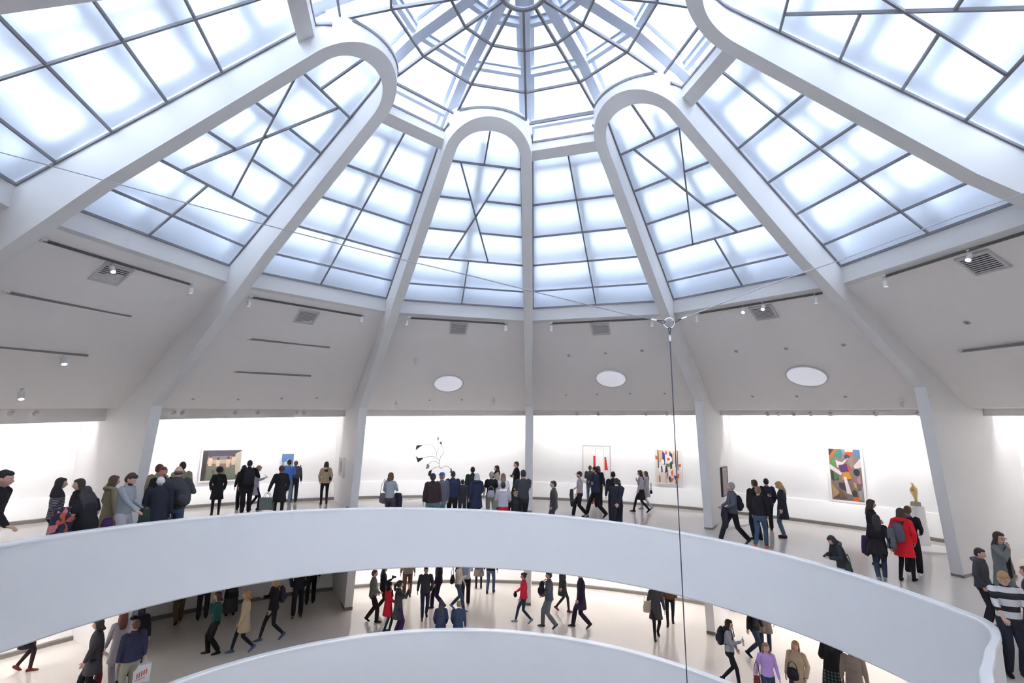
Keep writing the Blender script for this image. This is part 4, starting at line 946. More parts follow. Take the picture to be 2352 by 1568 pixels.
bag(57, ('h', 'R', -.66), 'redbr', 'dark red carrier bag in the hand of the charcoal coat walking left', (.34, .14, .42), .22, 'carrier_bag')
shopping(59, ('h', 'R', -.52), (.32, .12, .38), principled('white_bag', (.72, .74, .78), .5), 'white carrier bag with red print held at bottom left', principled('red_print', (.6, .08, .08), .5), rot=.6)
backpack(66, 'nvk', 'black rucksack hanging on the person with bright blue trainers')
o = thing('camera', 70, ('h', 'R', .06), 'black camera raised behind the red shawl', 'camera'); mb = MB(); mb.box((0, 0, 0), (.12, .06, .08)); obj('camera_body', mb, fabric('blk'), o)
mb = MB(); mb.lathe([(.03, 0), (.032, .08)], 16, (0, .03, 0), 0, Matrix.Rotation(-pi/2, 3, 'X')); obj('lens', mb, fabric('blk'), o, smooth=True)
phone(72, ('h', 'R', .06), 'phone with glowing blue screen held up beside the red shawl', .1)
bag(78, (-.22, .08, .92), 'blk', 'large black shoulder bag behind the cream cardigan', (.34, .14, .28), .35)
bag(80, (.10, .10, .62), 'slate', 'small patterned bag by the taupe skirt near the lower wall', (.18, .08, .18), .3)
bag(82, ('h', 'R', -.12), 'nvk', 'dark rolled hat and bag held by the person in the bright red jacket', (.20, .12, .16), 0, 'handbag')
backpack(83, 'nvk', 'dark rucksack worn on the chest of the slate grey walker', y=.26, flip=True)
bag(86, (-.25, .05, .72), 'beige', 'beige canvas tote hanging beside the charcoal tunic', (.30, .08, .40), .32, 'tote_bag')
backpack(88, 'nvk', 'navy backpack of the person in fine striped grey top')
o = thing('leaflet', 88, ('h', 'R', .02), 'folded grey leaflet held out beside the fine striped grey top', 'leaflet'); o.rotation_euler.y = .5; mb = MB(); mb.box((0, 0, 0), (.12, .006, .22)); mb.box((.06, .02, 0), (.004, .05, .22)); obj('pages', mb, principled('leaflet_paper', (.5, .5, .58), .6), o)
bag(89, (.02, .14, 1.0), 'blk', 'black hip bag with gold buckle above the flared jeans', (.32, .12, .24), .15)
bag(91, (-.24, .06, .60), 'redbr', 'small red-brown bag beside the lilac sweater', (.16, .08, .22), .35)
bag(92, (-.10, .16, .82), 'blk', 'round black bag against the tan coat at bottom right', (.26, .14, .26), .15)
CABC=(1.8634,-1.7631,1.3141)
CABL=[(1.8634,-1.7631,1.3141),(1.2746,-1.7801,1.4301),(0.2045,-1.8110,1.6739),(-0.5802,-1.8336,1.8586),(-1.8111,-1.8691,2.1309),(-3.2035,-1.9092,2.4686),(-4.9627,-1.9599,2.9286),(-6.5976,-2.0071,3.3441),(-6.8242,-2.0136,3.3950)]
CABR=[(1.8634,-1.7631,1.3141),(2.0626,-1.7749,1.3875),(3.2038,-1.8423,1.8509),(3.9316,-1.8852,2.1039),(5.3981,-1.9718,2.6736),(6.1833,-2.0182,2.9499),(6.4387,-2.0332,3.0573)]
CABD=(1.9268,-1.7828,-4.1395)
# ------------------------------------------------------------------ ceiling fixtures
def cpt(mid, R, s):
    z0 = 3.565; am, ap = mid+A0-15, mid+A0+15
    zz = zc(am)+(zc(ap)-zc(am))*(s+1)/2; t = (R-8.9)/5.3; return bp(mid, R, s, z0+(zz-z0)*t)
def cfr(mid, R, s):
    p = cpt(mid, R, s); u = (cpt(mid, R, s+.05)-p).normalized(); v = (cpt(mid, R+.05, s)-p); v = (v-u*v.dot(u)).normalized(); n = u.cross(v).normalized()
    if n.z > 0: n = -n
    M = Matrix((u, v, n)).transposed(); return p, M
BN = {-75: 'far left ceiling bay', -45: 'bay second left of the central rib', -15: 'bay just left of the central rib', 15: 'bay just right of the central rib', 45: 'bay second right of the central rib', 75: 'far right ceiling bay'}
def tagged(name, p, label, cat, group=None):
    o = empty(name, p, label=label, category=cat)
    if group: o['group'] = group
    return o
for mid, R, s in ((-75, 9.53, -.06), (-45, 9.56, -.02), (-15, 9.33, -.01), (15, 9.11, .03), (45, 8.98, .12), (75, 9.03, .19)):
    R = max(R, 9.36); p, M = cfr(mid, R, s); o = tagged('air_vent', p, 'square louvred air vent, '+BN[mid], 'air vent', 'air vents in the sloping ceiling')
    mb = MB()
    for a, b, sx, sy in ((0, -.27, .60, .05), (0, .27, .60, .05), (-.275, 0, .05, .54), (.275, 0, .05, .54)): mb.box(M @ Vector((a, b, .02)), (sx, sy, .04), M)
    obj('vent_frame', mb, VENTM, o)
    mb = MB(); mb.box(M @ Vector((0, 0, .012)), (.52, .50, .01), M); obj('vent_backing', mb, DARK, o)
    mb = MB()
    for k in range(9): mb.box(M @ Vector((0, -.22+.055*k, .026)), (.50, .022, .022), M @ Matrix.Rotation(.6 if k < 5 else -.9, 3, 'X'))
    obj('louvres', mb, VENTM, o)
DISC = principled('diffuser_white', (.92, .91, .95), .35); _b = DISC.node_tree.nodes['Principled BSDF']; _b.inputs['Emission Color'].default_value = (.85, .87, 1, 1); _b.inputs['Emission Strength'].default_value = .32; DRIM = principled('disc_rim', (.60, .585, .585), .5)
for mid, R, s, w_ in ((-15, 12.4, -.01, 'left'), (15, 12.07, .02, 'right'), (45, 12.36, .1, 'right')):
    p, M = cfr(mid, R, s); o = tagged('ceiling_disc', p, 'round white disc light, '+BN[mid], 'ceiling light', 'round disc lights in the sloping ceiling')
    mb = MB(); mb.lathe([(.52, .005), (.58, .005), (.59, .03), (.575, .05), (.55, .045), (.53, .01)], 48, (0, 0, 0), 0, M); obj('rim', mb, DRIM, o, smooth=True)
    mb = MB(); mb.lathe([(.555, .012), (.54, .03), (.45, .06), (.30, .085), (.15, .097), (.001, .10)], 48, (0, 0, 0), 0, M); obj('diffuser', mb, DISC, o, smooth=True)
TR = [(-75, 9.2, -.68, .6, 'thin dark light track under the ring beam,'), (-45, 9.15, -.72, .65, 'thin dark light track under the ring beam,'), (-15, 8.99, -.71, .68, 'thin dark light track under the ring beam,'),
      (15, 8.97, -.66, .74, 'thin dark light track under the ring beam,'), (45, 8.97, -.62, .81, 'thin dark light track under the ring beam,'), (75, 8.97, -.52, .85, 'thin dark light track under the ring beam,'),
      (-75, 10.52, -.51, .38, 'upper mid-slope grey light track,'), (-75, 12.0, -.60, .36, 'lower mid-slope grey light track,'),
      (-45, 10.7, -.45, .42, 'upper mid-slope grey light track,'), (-45, 12.2, -.38, .37, 'lower mid-slope grey light track,'), (75, 11.76, -.59, .3, 'grey light track low on the slope,')]
for mid, R, s0, s1, lb in TR:
    a, M = cfr(mid, R, s0); b, _ = cfr(mid, R, s1); n = M @ Vector((0, 0, 1)); o = tagged('light_track', a, lb+' '+BN[mid], 'light track', 'light tracks on the sloping ceiling')
    big = R > 10; w_ = .05 if big else .035
    mb = MB(); mb.bar(Vector((0, 0, 0))+n*.035, b-a+n*.035, w_, .05, n); obj('track_rail', mb, TRACK if not big else principled('track_mid', (.22, .22, .21), .5), o)
    mb = MB(); mb.box(n*.03, (.10, .08, .06), M); obj('feed_box', mb, CANM, o)
ORD = ['first', 'second', 'third', 'fourth', 'fifth', 'sixth', 'seventh']
def can(p, d, label, glow, group, r=.052, L=.15, base=None):
    o = tagged('track_spotlight', p, label, 'spotlight', group); d = d.normalized(); M = Vector((0, 0, -1)).rotation_difference(d).to_matrix()
    mb = MB(); mb.lathe([(r*.7, .0), (r, -.012), (r, -L), (r*.86, -L), (r*.86, -L+.02)], 18, (0, 0, -.07), 0, M); obj('housing', mb, CANM, o, smooth=True)
    mb = MB(); mb.lathe([(r*.84, -L+.012), (r*.001, -L+.008)], 18, (0, 0, -.07), 0, M); obj('lamp_face', mb, glow, o)
    mb = MB(); mb.tube([Vector((0, 0, .02)), Vector((0, 0, -.075))], .012, 8); mb.box((0, 0, .015), (.09, .05, .03)); obj('bracket', mb, CANM, o)
DIM = emitter('lamp_glow_dim', (1, .97, .97), 1.6); OFF = principled('lamp_glass_off', (.45, .45, .48), .2)
cnt = {}
NEARL = [(-75, 9.24, -.14, 1), (-75, 9.17, .62, 0), (-45, 9.17, -.73, 0), (-45, 9.07, .63, 0), (-15, 8.98, -.75, 0), (-15, 8.97, .66, 0), (15, 8.97, -.66, 0), (15, 8.97, .74, 0), (45, 8.97, -.64, 0), (45, 8.97, -.04, 1), (45, 8.97, .19, 1), (45, 8.97, .74, 0), (75, 8.97, -.52, 0), (75, 8.97, .23, 1), (75, 8.97, .66, 0)]
for mid, R, s, g in NEARL:
    k = cnt.get(mid, 0); cnt[mid] = k+1; p, M = cfr(mid, R, s)
    can(p+Vector((0, 0, -.05)), Vector((0, 0, -1)) if not g else (Vector((0, -7.85, 0))-p+Vector((0, 6, -9))), '%s white can spotlight from the left, %s' % (ORD[k].capitalize(), BN[mid]), LAMPG if g else DIM, 'can spotlights under the ring beam')
for mid, R, s, dv, g, lb in ((-15, 10.92, -.48, (.25, .5, -1), OFF, 'white adjustable spotlight high near the left rib,'), (-15, 13.63, -.57, (.3, .6, -1), OFF, 'lower left white adjustable spotlight,'),
        (-15, 13.34, .56, (-.3, .4, -1), OFF, 'lower right white adjustable spotlight,'), (-75, 13.38, .18, (.5, -.3, -1), LAMPG, 'lit adjustable spotlight low on the slope,'), (-75, 12.05, .21, (.5, -.3, -1), LAMPG, 'lit adjustable spotlight on the lower track,'),
        (45, 13.59, .69, (.3, .5, -1), OFF, 'white adjustable spotlight beside the right rib,')):
    p, M = cfr(mid, R, s); can(p+Vector((0, 0, -.03)), Vector(dv), lb+' '+BN[mid], g, None, .065, .20)
for k, (az, z) in enumerate([(-66.87, .15), (-64.8, .17), (-51.19, .28), (-50.24, .29), (-43.77, .34), (-40.87, .37), (-35.52, .41), (-34.46, .42), (10.43, .67), (13.93, .68), (21.74, .70), (24.97, .70), (39.61, .70), (41.05, .70), (43.02, .69), (45.15, .69), (47.52, .69), (52.66, .67), (57.12, .66)]):
    p = er(az)*14.88+Vector((0, 0, zc(az)-.02))
    where = ('first two', 'six', 'four', 'seven')
    q, grp = (('hanging above the far left gallery wall', k) if k < 2 else ('above the wall of the dark figure painting', k-2) if k < 8 else ('above the wall of the white and red painting', k-8) if k < 12 else ('above the wall of the faceted colour painting', k-12))
    o = tagged('gallery_spotlight', p, '%s round spotlight from the left, %s' % (ORD[grp].capitalize(), q), 'spotlight', 'spotlights along the gallery fascia')
    d = (er(az+random.uniform(-4, 4))*3+Vector((0, 0, -1.2))).normalized(); M = Vector((0, 0, 1)).rotation_difference(d).to_matrix()
    mb = MB(); mb.tube([Vector((0, 0, .01)), Vector((0, 0, -.05))], .01, 6); mb.tube([Vector((-.075, 0, -.11)), Vector((-.07, 0, -.06)), Vector((0, 0, -.045)), Vector((.07, 0, -.06)), Vector((.075, 0, -.11))], .006, 6); obj('yoke', mb, CANM, o, smooth=True)
    mb = MB(); mb.lathe([(.03, -.08), (.055, -.05), (.068, .02), (.068, .06), (.060, .06), (.055, .03)], 18, (0, 0, -.11), 0, M); obj('housing', mb, principled('spot_housing_grey', (.60, .58, .60), .35), o, smooth=True)
    mb = MB(); mb.lathe([(.055, .035), (.001, .04)], 18, (0, 0, -.11), 0, M); obj('lens', mb, DIM, o)
SPR = [(-75, 10.92, -0.04), (-75, 10.93, 0.41), (-45, 11.05, -0.49), (-45, 11.01, -0.02), (-45, 10.95, 0.44), (-45, 13.68, -0.56), (-45, 13.66, -0.19), (-45, 13.56, 0.2), (-45, 13.48, 0.55), (-15, 10.88, -0.01), (-15, 10.78, 0.46), (-15, 13.53, -0.19), (-15, 13.47, 0.18),
       (15, 10.67, -0.46), (15, 10.61, 0.02), (15, 10.53, 0.48), (15, 13.13, -0.55), (15, 13.08, -0.18), (15, 13.06, 0.2), (15, 13.08, 0.58), (45, 10.89, -0.42), (45, 10.98, 0.09), (45, 11.05, 0.6), (45, 13.37, -0.51), (45, 13.43, -0.1), (45, 13.52, 0.29), (75, 10.87, -0.35)]
cnt = {}
for mid, R, s in SPR:
    row = 'upper' if R < 12 else 'lower'; k = cnt.get((mid, row), 0); cnt[(mid, row)] = k+1; p, M = cfr(mid, R, s)
    o = tagged('sprinkler_cover', p, '%s sprinkler cover from the left, %s row, %s' % (ORD[k].capitalize(), row, BN[mid]), 'sprinkler', 'sprinkler covers on the sloping ceiling')
    r = .065 if row == 'upper' else .05
    mb = MB(); mb.lathe([(r*.55, .004), (r, .004), (r, .012), (r*.6, .012)], 16, (0, 0, 0), 0, M); obj('cover_ring', mb, principled('cover_grey', (.50, .49, .49), .5), o)
    mb = MB(); mb.lathe([(r*.6, .001), (r*.6, .006), (.001, .006)], 16, (0, 0, 0), 0, M); mb.box(M @ Vector((0, 0, .018)), (.012, .03, .025), M); obj('sprinkler_head', mb, TRACK, o)
# ------------------------------------------------------------------ art
def frame_mat(pos, xdir, ndir): return Matrix((xdir, ndir, Vector((0, 0, 1)))).transposed().to_4x4(), pos
def painting(label, c, xd, nd, w, h, fr, bg, shapes, fw=.045, dep=.06, name='framed_painting', tilt=0):
    """c = bottom centre on the wall, xd = to the viewer's right, nd = into the wall"""
    o = empty(name, c, label=label, category='painting'); o['group'] = 'paintings on the gallery walls'
    o.rotation_euler = (tilt, 0, math.atan2(xd.y, xd.x)); y = -dep
    mb = MB(); A = [(-w/2, 0), (w/2, 0), (w/2, h), (-w/2, h)]; B = [(-w/2+fw, fw), (w/2-fw, fw), (w/2-fw, h-fw), (-w/2+fw, h-fw)]
    for k in range(4):
        j = (k+1) % 4; q = [A[k], A[j], B[j], B[k]]; mb.prism([Vector((a, y, b)) for a, b in q], [Vector((a, 0, b)) for a, b in q])
    obj('frame', mb, fr, o)
    mats = [principled('paint_%s' % '_'.join('%d' % (v*99) for v in bg), bg, .6)]; mb = MB()
    q = [(B[0][0]-.004, B[0][1]-.004), (B[1][0]+.004, B[1][1]-.004), (B[2][0]+.004, B[2][1]+.004), (B[3][0]-.004, B[3][1]+.004)]
    mb.prism([Vector((a, y+.018, b)) for a, b in q], [Vector((a, 0, b)) for a, b in q]); W_, H_ = w-2*fw, h-2*fw
    for n, (col, pts) in enumerate(shapes):
        m = principled('paint_%s' % '_'.join('%d' % (v*99) for v in col), col, .6)
        if m not in mats: mats.append(m)
        if isinstance(pts, tuple):   # ellipse: cx, cy, rx, ry
            cx, cy, rx, ry = pts; pts = [(cx+rx*math.cos(2*pi*i/20), cy+ry*math.sin(2*pi*i/20)) for i in range(20)]
        yy = y+.017-.0007*n
        mb.poly([Vector((-W_/2+a*W_, yy, fw+b*H_)) for a, b in pts], mats.index(m))
    obj('canvas', mb, mats, o)
    return o
WF = principled('white_frame', (.80, .78, .76), .4); GF = principled('silver_frame', (.42, .40, .42), .4); BF = principled('dark_frame', (.035, .025, .025), .5)
def wallpic(label, a0, a1, z0, z1, *k, **kw):
    az = (a0+a1)/2; w = 2*16.95*math.sin(rad(a1-a0)/2); return painting(label, er(az)*16.955+Vector((0, 0, z0)), tr(az), er(az), w, z1-z0, *k, **kw)
cr_ = (.62, .52, .38); gn = (.10, .11, .08); sk_ = (.55, .40, .30)
S = [((.07, .06, .09), [(0, .8), (1, .8), (1, 1), (0, 1)]), ((.20, .17, .17), [(0, .68), (1, .68), (1, .8), (0, .8)]), ((.38, .33, .24), [(0, .55), (1, .55), (1, .68), (0, .68)]), ((.16, .15, .10), [(0, .35), (1, .35), (1, .55), (0, .55)]),
     ((.42, .38, .29), [(.84, .88), (1, .98), (1, .10), (.84, .22)]), ((.05, .04, .045), [(0, 0), (.10, 0), (.14, .95), (0, .95)])]
for x, t, b in ((.20, .84, .48), (.40, .76, .46), (.66, .78, .42), (.80, .86, .50)):
    S += [((.13, .15, .11), [(x-.09, .03), (x+.09, .03), (x+.055, b+.04), (x-.05, b+.04)]), (sk_, [(x-.045, b), (x+.045, b), (x+.055, t-.12), (x, t-.05), (x-.05, t-.12)]), ((.10, .05, .04), (x, t-.04, .035, .05))]
wallpic('wide dark brown painting with tall pale forms on the left wall', -45.45, -40.45, -2.22, -.96, WF, (.10, .09, .06), S, fw=.06)
wallpic('small blue painting with two pale spheres near the left wall corner', -35.55, -33.75, -2.02, -1.17, WF, (.10, .22, .42), [((.20, .36, .58), [(0, .0), (1, .0), (1, .45), (0, .6)]), ((.62, .62, .58), (.42, .50, .2, .11)), ((.66, .67, .66), (.62, .66, .16, .09)), ((.05, .08, .15), [(.3, .1), (.5, .1), (.45, .4), (.35, .4)])], fw=.035)
RD = (.62, .02, .015)
wallpic('tall white painting with a pale panel and two red bars in a silver frame', 10.8, 15.2, -2.36, -.70, GF, (.82, .80, .78), [(cr_, [(.46, .12), (.78, .12), (.78, .94), (.46, .94)]), ((.86, .84, .82), [(.475, .13), (.765, .13), (.765, .93), (.475, .93)]), (RD, [(.38, .30), (.46, .30), (.46, .72), (.38, .72)]), (RD, [(.80, .32), (.93, .32), (.86, .70), (.80, .70)]), ((.08, .22, .12), (.84, .63, .028, .03)), ((.70, .67, .66), (.62, .70, .08, .12)), ((.86, .84, .82), (.62, .70, .074, .114)), ((.35, .32, .30), [(.80, .02), (.81, .02), (.81, .30), (.80, .30)])], fw=.035)
NV = (.05, .04, .20); OR = (.72, .12, .05); CR = (.74, .68, .60); TN = (.62, .42, .22); BK = (.03, .03, .03); WT = (.85, .83, .82); GNN = (.10, .20, .06)
S = [(TN, [(.14, .62), (.27, .62), (.27, 1), (.14, 1)]), (BK, [(.09, .45), (.13, .45), (.13, 1), (.09, 1)]), (NV, [(.28, .55), (.38, .50), (.38, .90), (.28, .98)]), (NV, [(.56, .60), (.68, .58), (.68, .88), (.56, .98)]), (TN, [(.69, .60), (.76, .60), (.76, .96), (.69, .96)]), (BK, [(.78, .50), (.81, .50), (.81, .92), (.78, .92)]), (NV, [(.86, .40), (.89, .40), (.89, 1), (.86, 1)]),
     (OR, [(0, .72), (.08, .70), (.08, .80), (0, .84)]), (OR, [(.90, .50), (1, .52), (1, .60), (.90, .58)]), (OR, (.43, .92, .04, .06)), (WT, (.55, .73, .11, .10)), (OR, [(.46, .69), (.57, .69), (.57, .77), (.46, .77)]), (GNN, [(.42, .50), (.57, .50), (.57, .59), (.42, .59)]), (BK, [(.58, .45), (.65, .45), (.65, .60), (.58, .60)]),
     (WT, [(.12, .34), (.40, .30), (.36, .56), (.14, .54)]), (NV, [(.22, .33), (.28, .33), (.26, .52), (.21, .52)]), (BK, [(.36, .28), (.47, .36), (.46, .52), (.40, .52)]), (WT, (.29, .64, .06, .08)), (OR, [(.44, .24), (.56, .22), (.56, .42), (.46, .40)]), (WT, [(.50, .24), (.66, .22), (.66, .40), (.50, .42)]), (OR, [(.62, .24), (.68, .24), (.68, .42), (.60, .36)]),
     (BK, [(.50, .20), (.58, .20), (.58, .02), (.53, .08)]), (OR, [(.58, .16), (.70, .16), (.66, .08), (.58, .02)]), (NV, [(.70, .24), (.80, .24), (.78, .08), (.74, .14)]), (OR, [(.12, .02), (.18, .02), (.18, .22), (.12, .22)]), (OR, [(.84, .16), (.90, .16), (.92, .30), (.86, .30)]), (BK, [(.43, .14), (.46, .14), (.46, .30), (.43, .30)]), (BK, [(.76, .0), (.80, .0), (.86, .22), (.83, .22)]), (TN, [(.38, .0), (.41, .0), (.41, .26), (.38, .26)])]
wallpic('abstract block painting in navy, orange and cream behind the hanging wire', 21.95, 25.9, -2.30, -.79, WF, CR, S, fw=.035)
S = [((.35, .12, .03), [(0, 1), (.33, 1), (0, .74)]), ((.08, .03, .05), [(0, 1), (.18, 1), (0, .86)]), ((.03, .20, .15), [(.33, 1), (.45, 1), (.38, .80), (.16, .88)]), ((.20, .22, .42), [(.40, 1), (.55, 1), (.48, .88)]), ((.62, .54, .46), [(.52, 1), (.78, 1), (.78, .95), (.52, .95)]), ((.60, .06, .03), [(.50, .90), (.60, .95), (.74, .94), (.70, .87)]), ((.08, .18, .32), [(.80, 1), (1, 1), (1, .86), (.88, .82)]),
     ((.06, .24, .08), [(0, .72), (.16, .84), (.18, .62), (0, .70)]), ((.62, .56, .54), [(0, .70), (.38, .54), (.34, .48), (0, .60)]), ((.06, .05, .06), (.58, .85, .09, .05)), ((.22, .19, .17), [(.58, .82), (.76, .86), (.78, .66), (.66, .66)]), ((.60, .52, .50), [(.20, .78), (.40, .74), (.62, .84), (.36, .64), (.24, .64)]), ((.10, .03, .13), [(.28, .68), (.56, .72), (.60, .58), (.34, .54)]), ((.55, .03, .03), [(.55, .72), (.66, .62), (.58, .58)]),
     ((.55, .50, .46), [(1, .84), (1, .66), (.80, .62), (.76, .68)]), ((.03, .03, .05), (.84, .56, .10, .07)), ((.40, .20, .25), [(.82, .44), (.94, .50), (.94, .34), (.84, .36)]), ((.52, .22, .02), [(.40, .54), (.60, .56), (.68, .42), (.36, .40)]), ((.04, .04, .04), [(.02, .58), (.10, .56), (.12, .36), (.02, .40)]), ((.05, .16, .04), [(.10, .54), (.26, .46), (.22, .38), (.12, .40)]), ((.05, .05, .06), [(.24, .34), (.48, .34), (.46, .18), (.26, .24)]),
     ((.68, .62, .58), [(.42, .46), (.50, .46), (.64, .12), (.48, .14)]), ((.42, .26, .12), [(.02, .30), (.26, .14), (.02, .03)]), ((.10, .09, .10), [(.04, .02), (.28, .12), (.50, .03)]), ((.18, .10, .05), [(.24, .22), (.50, .06), (.24, .05)]), ((.46, .28, .08), [(.70, .36), (.80, .36), (.82, .24), (.74, .26)]), ((.30, .27, .25), [(.84, .30), (.98, .32), (.98, .02), (.84, .04)]), ((.06, .05, .06), (.72, .15, .08, .06)), ((.62, .12, .02), [(.66, .08), (.84, .09), (.84, .0), (.66, .01)]), ((.12, .11, .13), [(.84, .34), (.98, .34), (.94, .22), (.84, .20)])]
wallpic('tall faceted multicoloured abstract painting on the right wall', 44.75, 48.7, -2.47, -.46, WF, (.20, .15, .13), S, fw=.075)
e = er(-30+A0); t = tr(-30+A0)
painting('small framed picture edge-on on the cream fin wall left of the mobile', e*14.72-t*(W/2+.001)+Vector((0, 0, -2.02)), -e, t, 1.0, .80, WF, (.45, .42, .42), [((.25, .23, .24), [(.2, .2), (.8, .2), (.8, .8), (.2, .8)])], dep=.09)
e = er(30+A0); t = tr(30+A0)
painting('narrow dark framed picture beside the striding person with a backpack', e*14.98+t*(W/2+.001)+Vector((0, 0, -2.41)), e, -t, 1.05, 1.09, BF, (.30, .26, .25), [((.22, .19, .19), [(.08, .06), (.92, .06), (.92, .94), (.08, .94)])], dep=.08)
# mobile
o = tagged('hanging_mobile', Vector((-3.15, 11.6, -.95)), 'hanging mobile of thin curved wires and dark leaf-shaped plates above the crowd', 'mobile'); wm = principled('mobile_wire', (.25, .24, .25), .4); pm = principled('mobile_plate', (.045, .045, .042), .5); pg = principled('mobile_plate_pale', (.33, .28, .27), .5)
def plate(pts, m, y=0, rz=.25, lab=None):
    mb = MB(); c = Vector((sum(p[0] for p in pts)/len(pts), y, sum(p[1] for p in pts)/len(pts))); R_ = Matrix.Rotation(rz, 3, 'Z')
    P = [c+R_ @ (Vector((a, y, b))-c) for a, b in pts]; mb.prism([p+Vector((0, -.004, 0)) for p in P], [p+Vector((0, .004, 0)) for p in P]); q = obj('plate', mb, m, o)
    if lab: q['label'] = lab
plate([(-.62, .17), (-.60, .28), (-.36, .29), (-.50, .20), (-.61, .10)], pm)
plate([(-.63, -.12), (-.52, -.20), (-.37, -.18), (-.36, -.23), (-.54, -.36)], pm, .1)
plate([(-.16, -.40), (-.10, -.39), (-.06, -.46), (-.08, -.55), (-.19, -.58), (-.17, -.48)], pg, -.1, .1, 'pale grey-brown plate')
plate([(.01, -.60), (-.09, -.66), (-.13, -.78), (-.08, -.86), (-.01, -.80)], pm, .05)
plate([(.18, .60), (.215, .60), (.22, .52), (.21, .45), (.17, .53)], pm, .05, .2)
plate([(.31, .36), (.35, .45), (.38, .30), (.27, .40)], pm, -.1, .2)
plate([(.70, -.54), (.76, -.56), (.78, -.66), (.76, -.80), (.73, -.70), (.68, -.68), (.73, -.64)], pm, 0, .2)
for w_ in ([(-.36, 0, .29), (-.22, 0, .33), (-.03, 0, .31), (.10, 0, .17), (.17, 0, .02)], [(-.36, .1, -.20), (-.10, .1, -.12), (.12, .05, -.14), (.30, 0, -.27)], [(-.09, -.1, -.39), (.03, -.05, -.29), (.15, 0, -.29), (.28, 0, -.38)], [(.17, 0, .02), (.25, 0, .18), (.24, 0, .36), (.21, .05, .46)],
           [(.30, 0, -.27), (.33, -.05, -.12), (.44, -.1, 0), (.45, -.1, .14), (.38, -.1, .30)], [(.01, .05, -.60), (.15, 0, -.52), (.28, 0, -.50), (.37, 0, -.56)], [(.37, 0, -.56), (.50, 0, -.46), (.62, 0, -.47), (.71, 0, -.55)], [(.17, 0, .02), (.17, .02, -.12)], [(.30, 0, -.27), (.28, 0, -.38), (.31, 0, -.50), (.37, 0, -.56)]):
    mb = MB(); mb.tube([Vector(p) for p in w_], .008, 5); obj('wire', mb, wm, o, smooth=True)
mb = MB(); mb.tube([Vector((-.03, 0, .31)), Vector((-.03, .0, 2.86))], .002, 4); obj('string', mb, wm, o)
# low plinths, pedestal and bronze
PL = principled('plinth_white', (.86, .84, .83), .5)
def plinth(label, pts, h, z):
    mb = MB(); mb.prism([Vector((a, b, z)) for a, b in pts], [Vector((a, b, z+h)) for a, b in pts]); q = obj('low_plinth', mb, PL); q['label'] = label; q['category'] = 'plinth'; return q
def circ(cx, cy, r, n=56): return [(cx+r*math.cos(2*pi*i/n), cy+r*math.sin(2*pi*i/n)) for i in range(n)]
plinth('low round white platform on the floor beneath the hanging mobile', circ(-3.1, 13.45, 1.62), .09, -3.15)
q = plinth('low round white platform under the tapering pedestal at right', circ(12.62, 9.02, 1.22), .10, -3.44)
def rounded(pts, r=.18):
    out = []; n = len(pts)
    for i in range(n):
        p = Vector(pts[i]); a = (Vector(pts[i-1])-p).normalized(); b = (Vector(pts[(i+1) % n])-p).normalized()
        for k in range(6): t = k/5; out.append(tuple((p+a*r*(1-t)**2+b*r*t*t)[:]))
    return out
plinth('low white platform with rounded corners against the fin wall at right', rounded([(7.45, 10.75), (8.95, 11.85), (9.0, 12.75), (8.25, 12.75)]), .09, -3.38)
pc = Vector((12.72, 8.90, -3.35)); o = tagged('pedestal', pc, 'tall tapering white pedestal carrying the golden sculpture', 'pedestal')
mb = MB(); mb.lathe([(.27, .0), (.205, 1.13)], 40); obj('shaft', mb, PL, o, smooth=True)
mb = MB(); mb.lathe([(.212, 1.13), (.215, 1.15), (.21, 1.16), (.001, 1.16)], 40); obj('cap', mb, PL, o, smooth=True)
o = tagged('brass_sculpture', pc+Vector((0, 0, 1.16)), 'polished golden abstract sculpture with a curved tip on a grey stone block', 'sculpture'); br = principled('polished_brass', (.75, .55, .24), .12, metal=1)
mb = MB(); mb.prism([Vector(p) for p in ((-.11, -.09, 0), (.11, -.09, 0), (.11, .09, 0), (-.11, .09, 0))], [Vector(p) for p in ((-.09, -.08, .15), (.10, -.08, .13), (.09, .08, .15), (-.10, .08, .13))]); obj('stone_block', mb, principled('stone_grey', (.28, .26, .23), .8, bump=.4, bscale=30), o)
mb = MB(); loft(mb, [(.03, 0, .12), (.02, 0, .25), (.01, 0, .36), (-.01, 0, .47), (-.01, 0, .56), (-.015, 0, .63), (-.04, 0, .70), (-.085, 0, .73)], [(.035, .035), (.048, .045), (.085, .075), (.115, .10), (.10, .09), (.045, .04), (.024, .022), (.010, .010)], 24)
link('figure', fuse(mb, .008, 'figure', [br], 8), o)
# ------------------------------------------------------------------ suspension wires
rc = Vector(CABC); o = tagged('suspension_wire_ring', rc, 'steel ring joining two long taut wires and one hanging vertical wire in the open rotunda', 'suspension wire')
mb = MB(); vd = (Vector((0, -7.85, 0))-rc).normalized(); ux = Vector((0, 0, 1)).cross(vd).normalized(); uz = vd.cross(ux)
mb.tube([(ux*math.cos(a)+uz*math.sin(a))*.062 for a in [2*pi*i/40 for i in range(41)]], .0075, 10, cap=False); obj('ring', mb, CHROME, o, smooth=True)
for pts in (CABL, CABR):
    P = [Vector(p)-rc for p in pts]; d = (P[1]-P[0]).normalized(); st = d*.07
    mb = MB(); mb.tube([st+d*.10]+P[1:], .0065, 6); obj('taut_wire', mb, METAL, o, smooth=True)
    mb = MB(); n = d.cross(vd).normalized()
    mb.tube([d*.16, d*.11+n*.010, d*.065+n*.016, d*.050, d*.065-n*.016, d*.11-n*.010, d*.16], .0065, 6); obj('wire_loop', mb, principled('dark_wire', (.10, .11, .14), .5, metal=.5), o, smooth=True)
    mb = MB(); mb.tube([d*.16, d*.225], .0105, 8); obj('ferrule', mb, CHROME, o, smooth=True)
dn = (Vector(CABD)-rc); dd = dn.normalized(); n = dd.cross(vd).normalized()
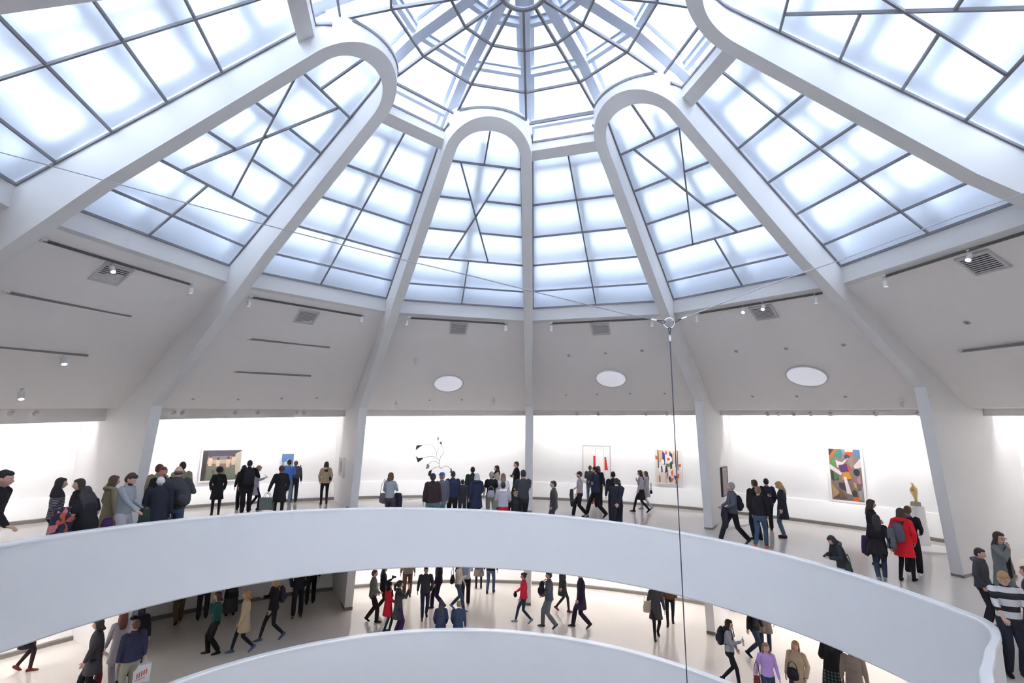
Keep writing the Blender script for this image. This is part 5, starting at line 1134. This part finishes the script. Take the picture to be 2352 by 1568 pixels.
mb = MB(); mb.tube([dd*.15, dd*.10+n*.009, dd*.065+n*.013, dd*.050, dd*.065-n*.013, dd*.10-n*.009, dd*.15], .0075, 6); obj('wire_loop', mb, principled('dark_wire', (.10, .11, .14), .5, metal=.5), o, smooth=True)
mb = MB()
for k in range(5): mb.lathe([(.011, -.006), (.013, 0), (.011, .006)], 10, dd*(.16+k*.016))
obj('ferrule', mb, CHROME, o, smooth=True)
mb = MB(); mb.tube([dd*.14, dn], .0062, 6); obj('hanging_wire', mb, principled('dark_hanging_wire', (.09, .10, .15), .5, metal=.4), o, smooth=True)

def picture_light(p, q, w, ang=24):
    ld = bpy.data.lights.new('picture_light', 'SPOT'); ld.energy = w; ld.spot_size = rad(ang); ld.spot_blend = .9; ld.shadow_soft_size = .05; ld.color = (1, .95, .92)
    lo = bpy.data.objects.new('picture_light', ld); COL.objects.link(lo); p = Vector(p); q = Vector(q); lo.location = p; lo.rotation_euler = (q-p).to_track_quat('-Z', 'Y').to_euler()
_t = tr(-30+A0); picture_light(er(-30+A0)*13.9-_t*1.5+Vector((0, 0, .35)), er(-30+A0)*14.7-_t*.14+Vector((0, 0, -1.5)), 90, 30)
_t = tr(30+A0); picture_light(er(30+A0)*14.2+_t*1.6+Vector((0, 0, .75)), er(30+A0)*15.0+_t*.14+Vector((0, 0, -1.6)), 90, 30)
picture_light(er(47)*14.7+Vector((0, 0, .5)), er(46.7)*16.9+Vector((0, 0, -1.4)), 110, 46)
picture_light(er(-42.5)*14.7+Vector((0, 0, .2)), er(-43)*16.9+Vector((0, 0, -1.5)), 80, 40)

# ------------------------------------------------------------------ camera
cd = bpy.data.cameras.new('camera'); co = bpy.data.objects.new('camera', cd); COL.objects.link(co)
cd.sensor_width = 36; cd.lens = 17.7328; cd.clip_start = .05
RT = Vector((0.999822, 0.007696, 0.017213)); UP = Vector((-0.015645, -0.170962, 0.985153)); FW = Vector((-0.010524, 0.985248, 0.170811))
M = Matrix((RT, UP, -FW)).transposed().to_4x4(); M.translation = Vector((0, -7.85008, 0)); co.matrix_world = M
SC.camera = co
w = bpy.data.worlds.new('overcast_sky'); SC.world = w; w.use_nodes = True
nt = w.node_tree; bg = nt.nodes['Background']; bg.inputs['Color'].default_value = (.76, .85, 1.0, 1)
# overcast sky, with brightness added behind the camera to light the far parapet
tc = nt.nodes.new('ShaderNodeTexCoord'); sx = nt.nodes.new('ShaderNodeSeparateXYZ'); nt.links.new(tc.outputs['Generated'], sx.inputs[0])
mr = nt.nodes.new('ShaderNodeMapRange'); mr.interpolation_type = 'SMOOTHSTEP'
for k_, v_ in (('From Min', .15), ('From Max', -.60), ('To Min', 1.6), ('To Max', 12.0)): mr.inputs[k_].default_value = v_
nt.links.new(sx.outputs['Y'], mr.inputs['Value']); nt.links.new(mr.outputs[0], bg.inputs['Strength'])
SC.view_settings.view_transform = 'Standard'; SC.view_settings.look = 'None'; SC.view_settings.gamma = 1; SC.view_settings.exposure = 0.09
SC.view_settings.use_curve_mapping = False
cy = SC.cycles; cy.use_denoising = True; cy.use_adaptive_sampling = True; cy.adaptive_threshold = .25; cy.adaptive_min_samples = 20; cy.max_bounces = 10; cy.diffuse_bounces = 5; cy.glossy_bounces = 3; cy.transmission_bounces = 6; cy.transparent_max_bounces = 12
cy.caustics_reflective = False; cy.caustics_refractive = True; cy.sample_clamp_indirect = 12
if _tmp is not None: bpy.data.objects.remove(_tmp)
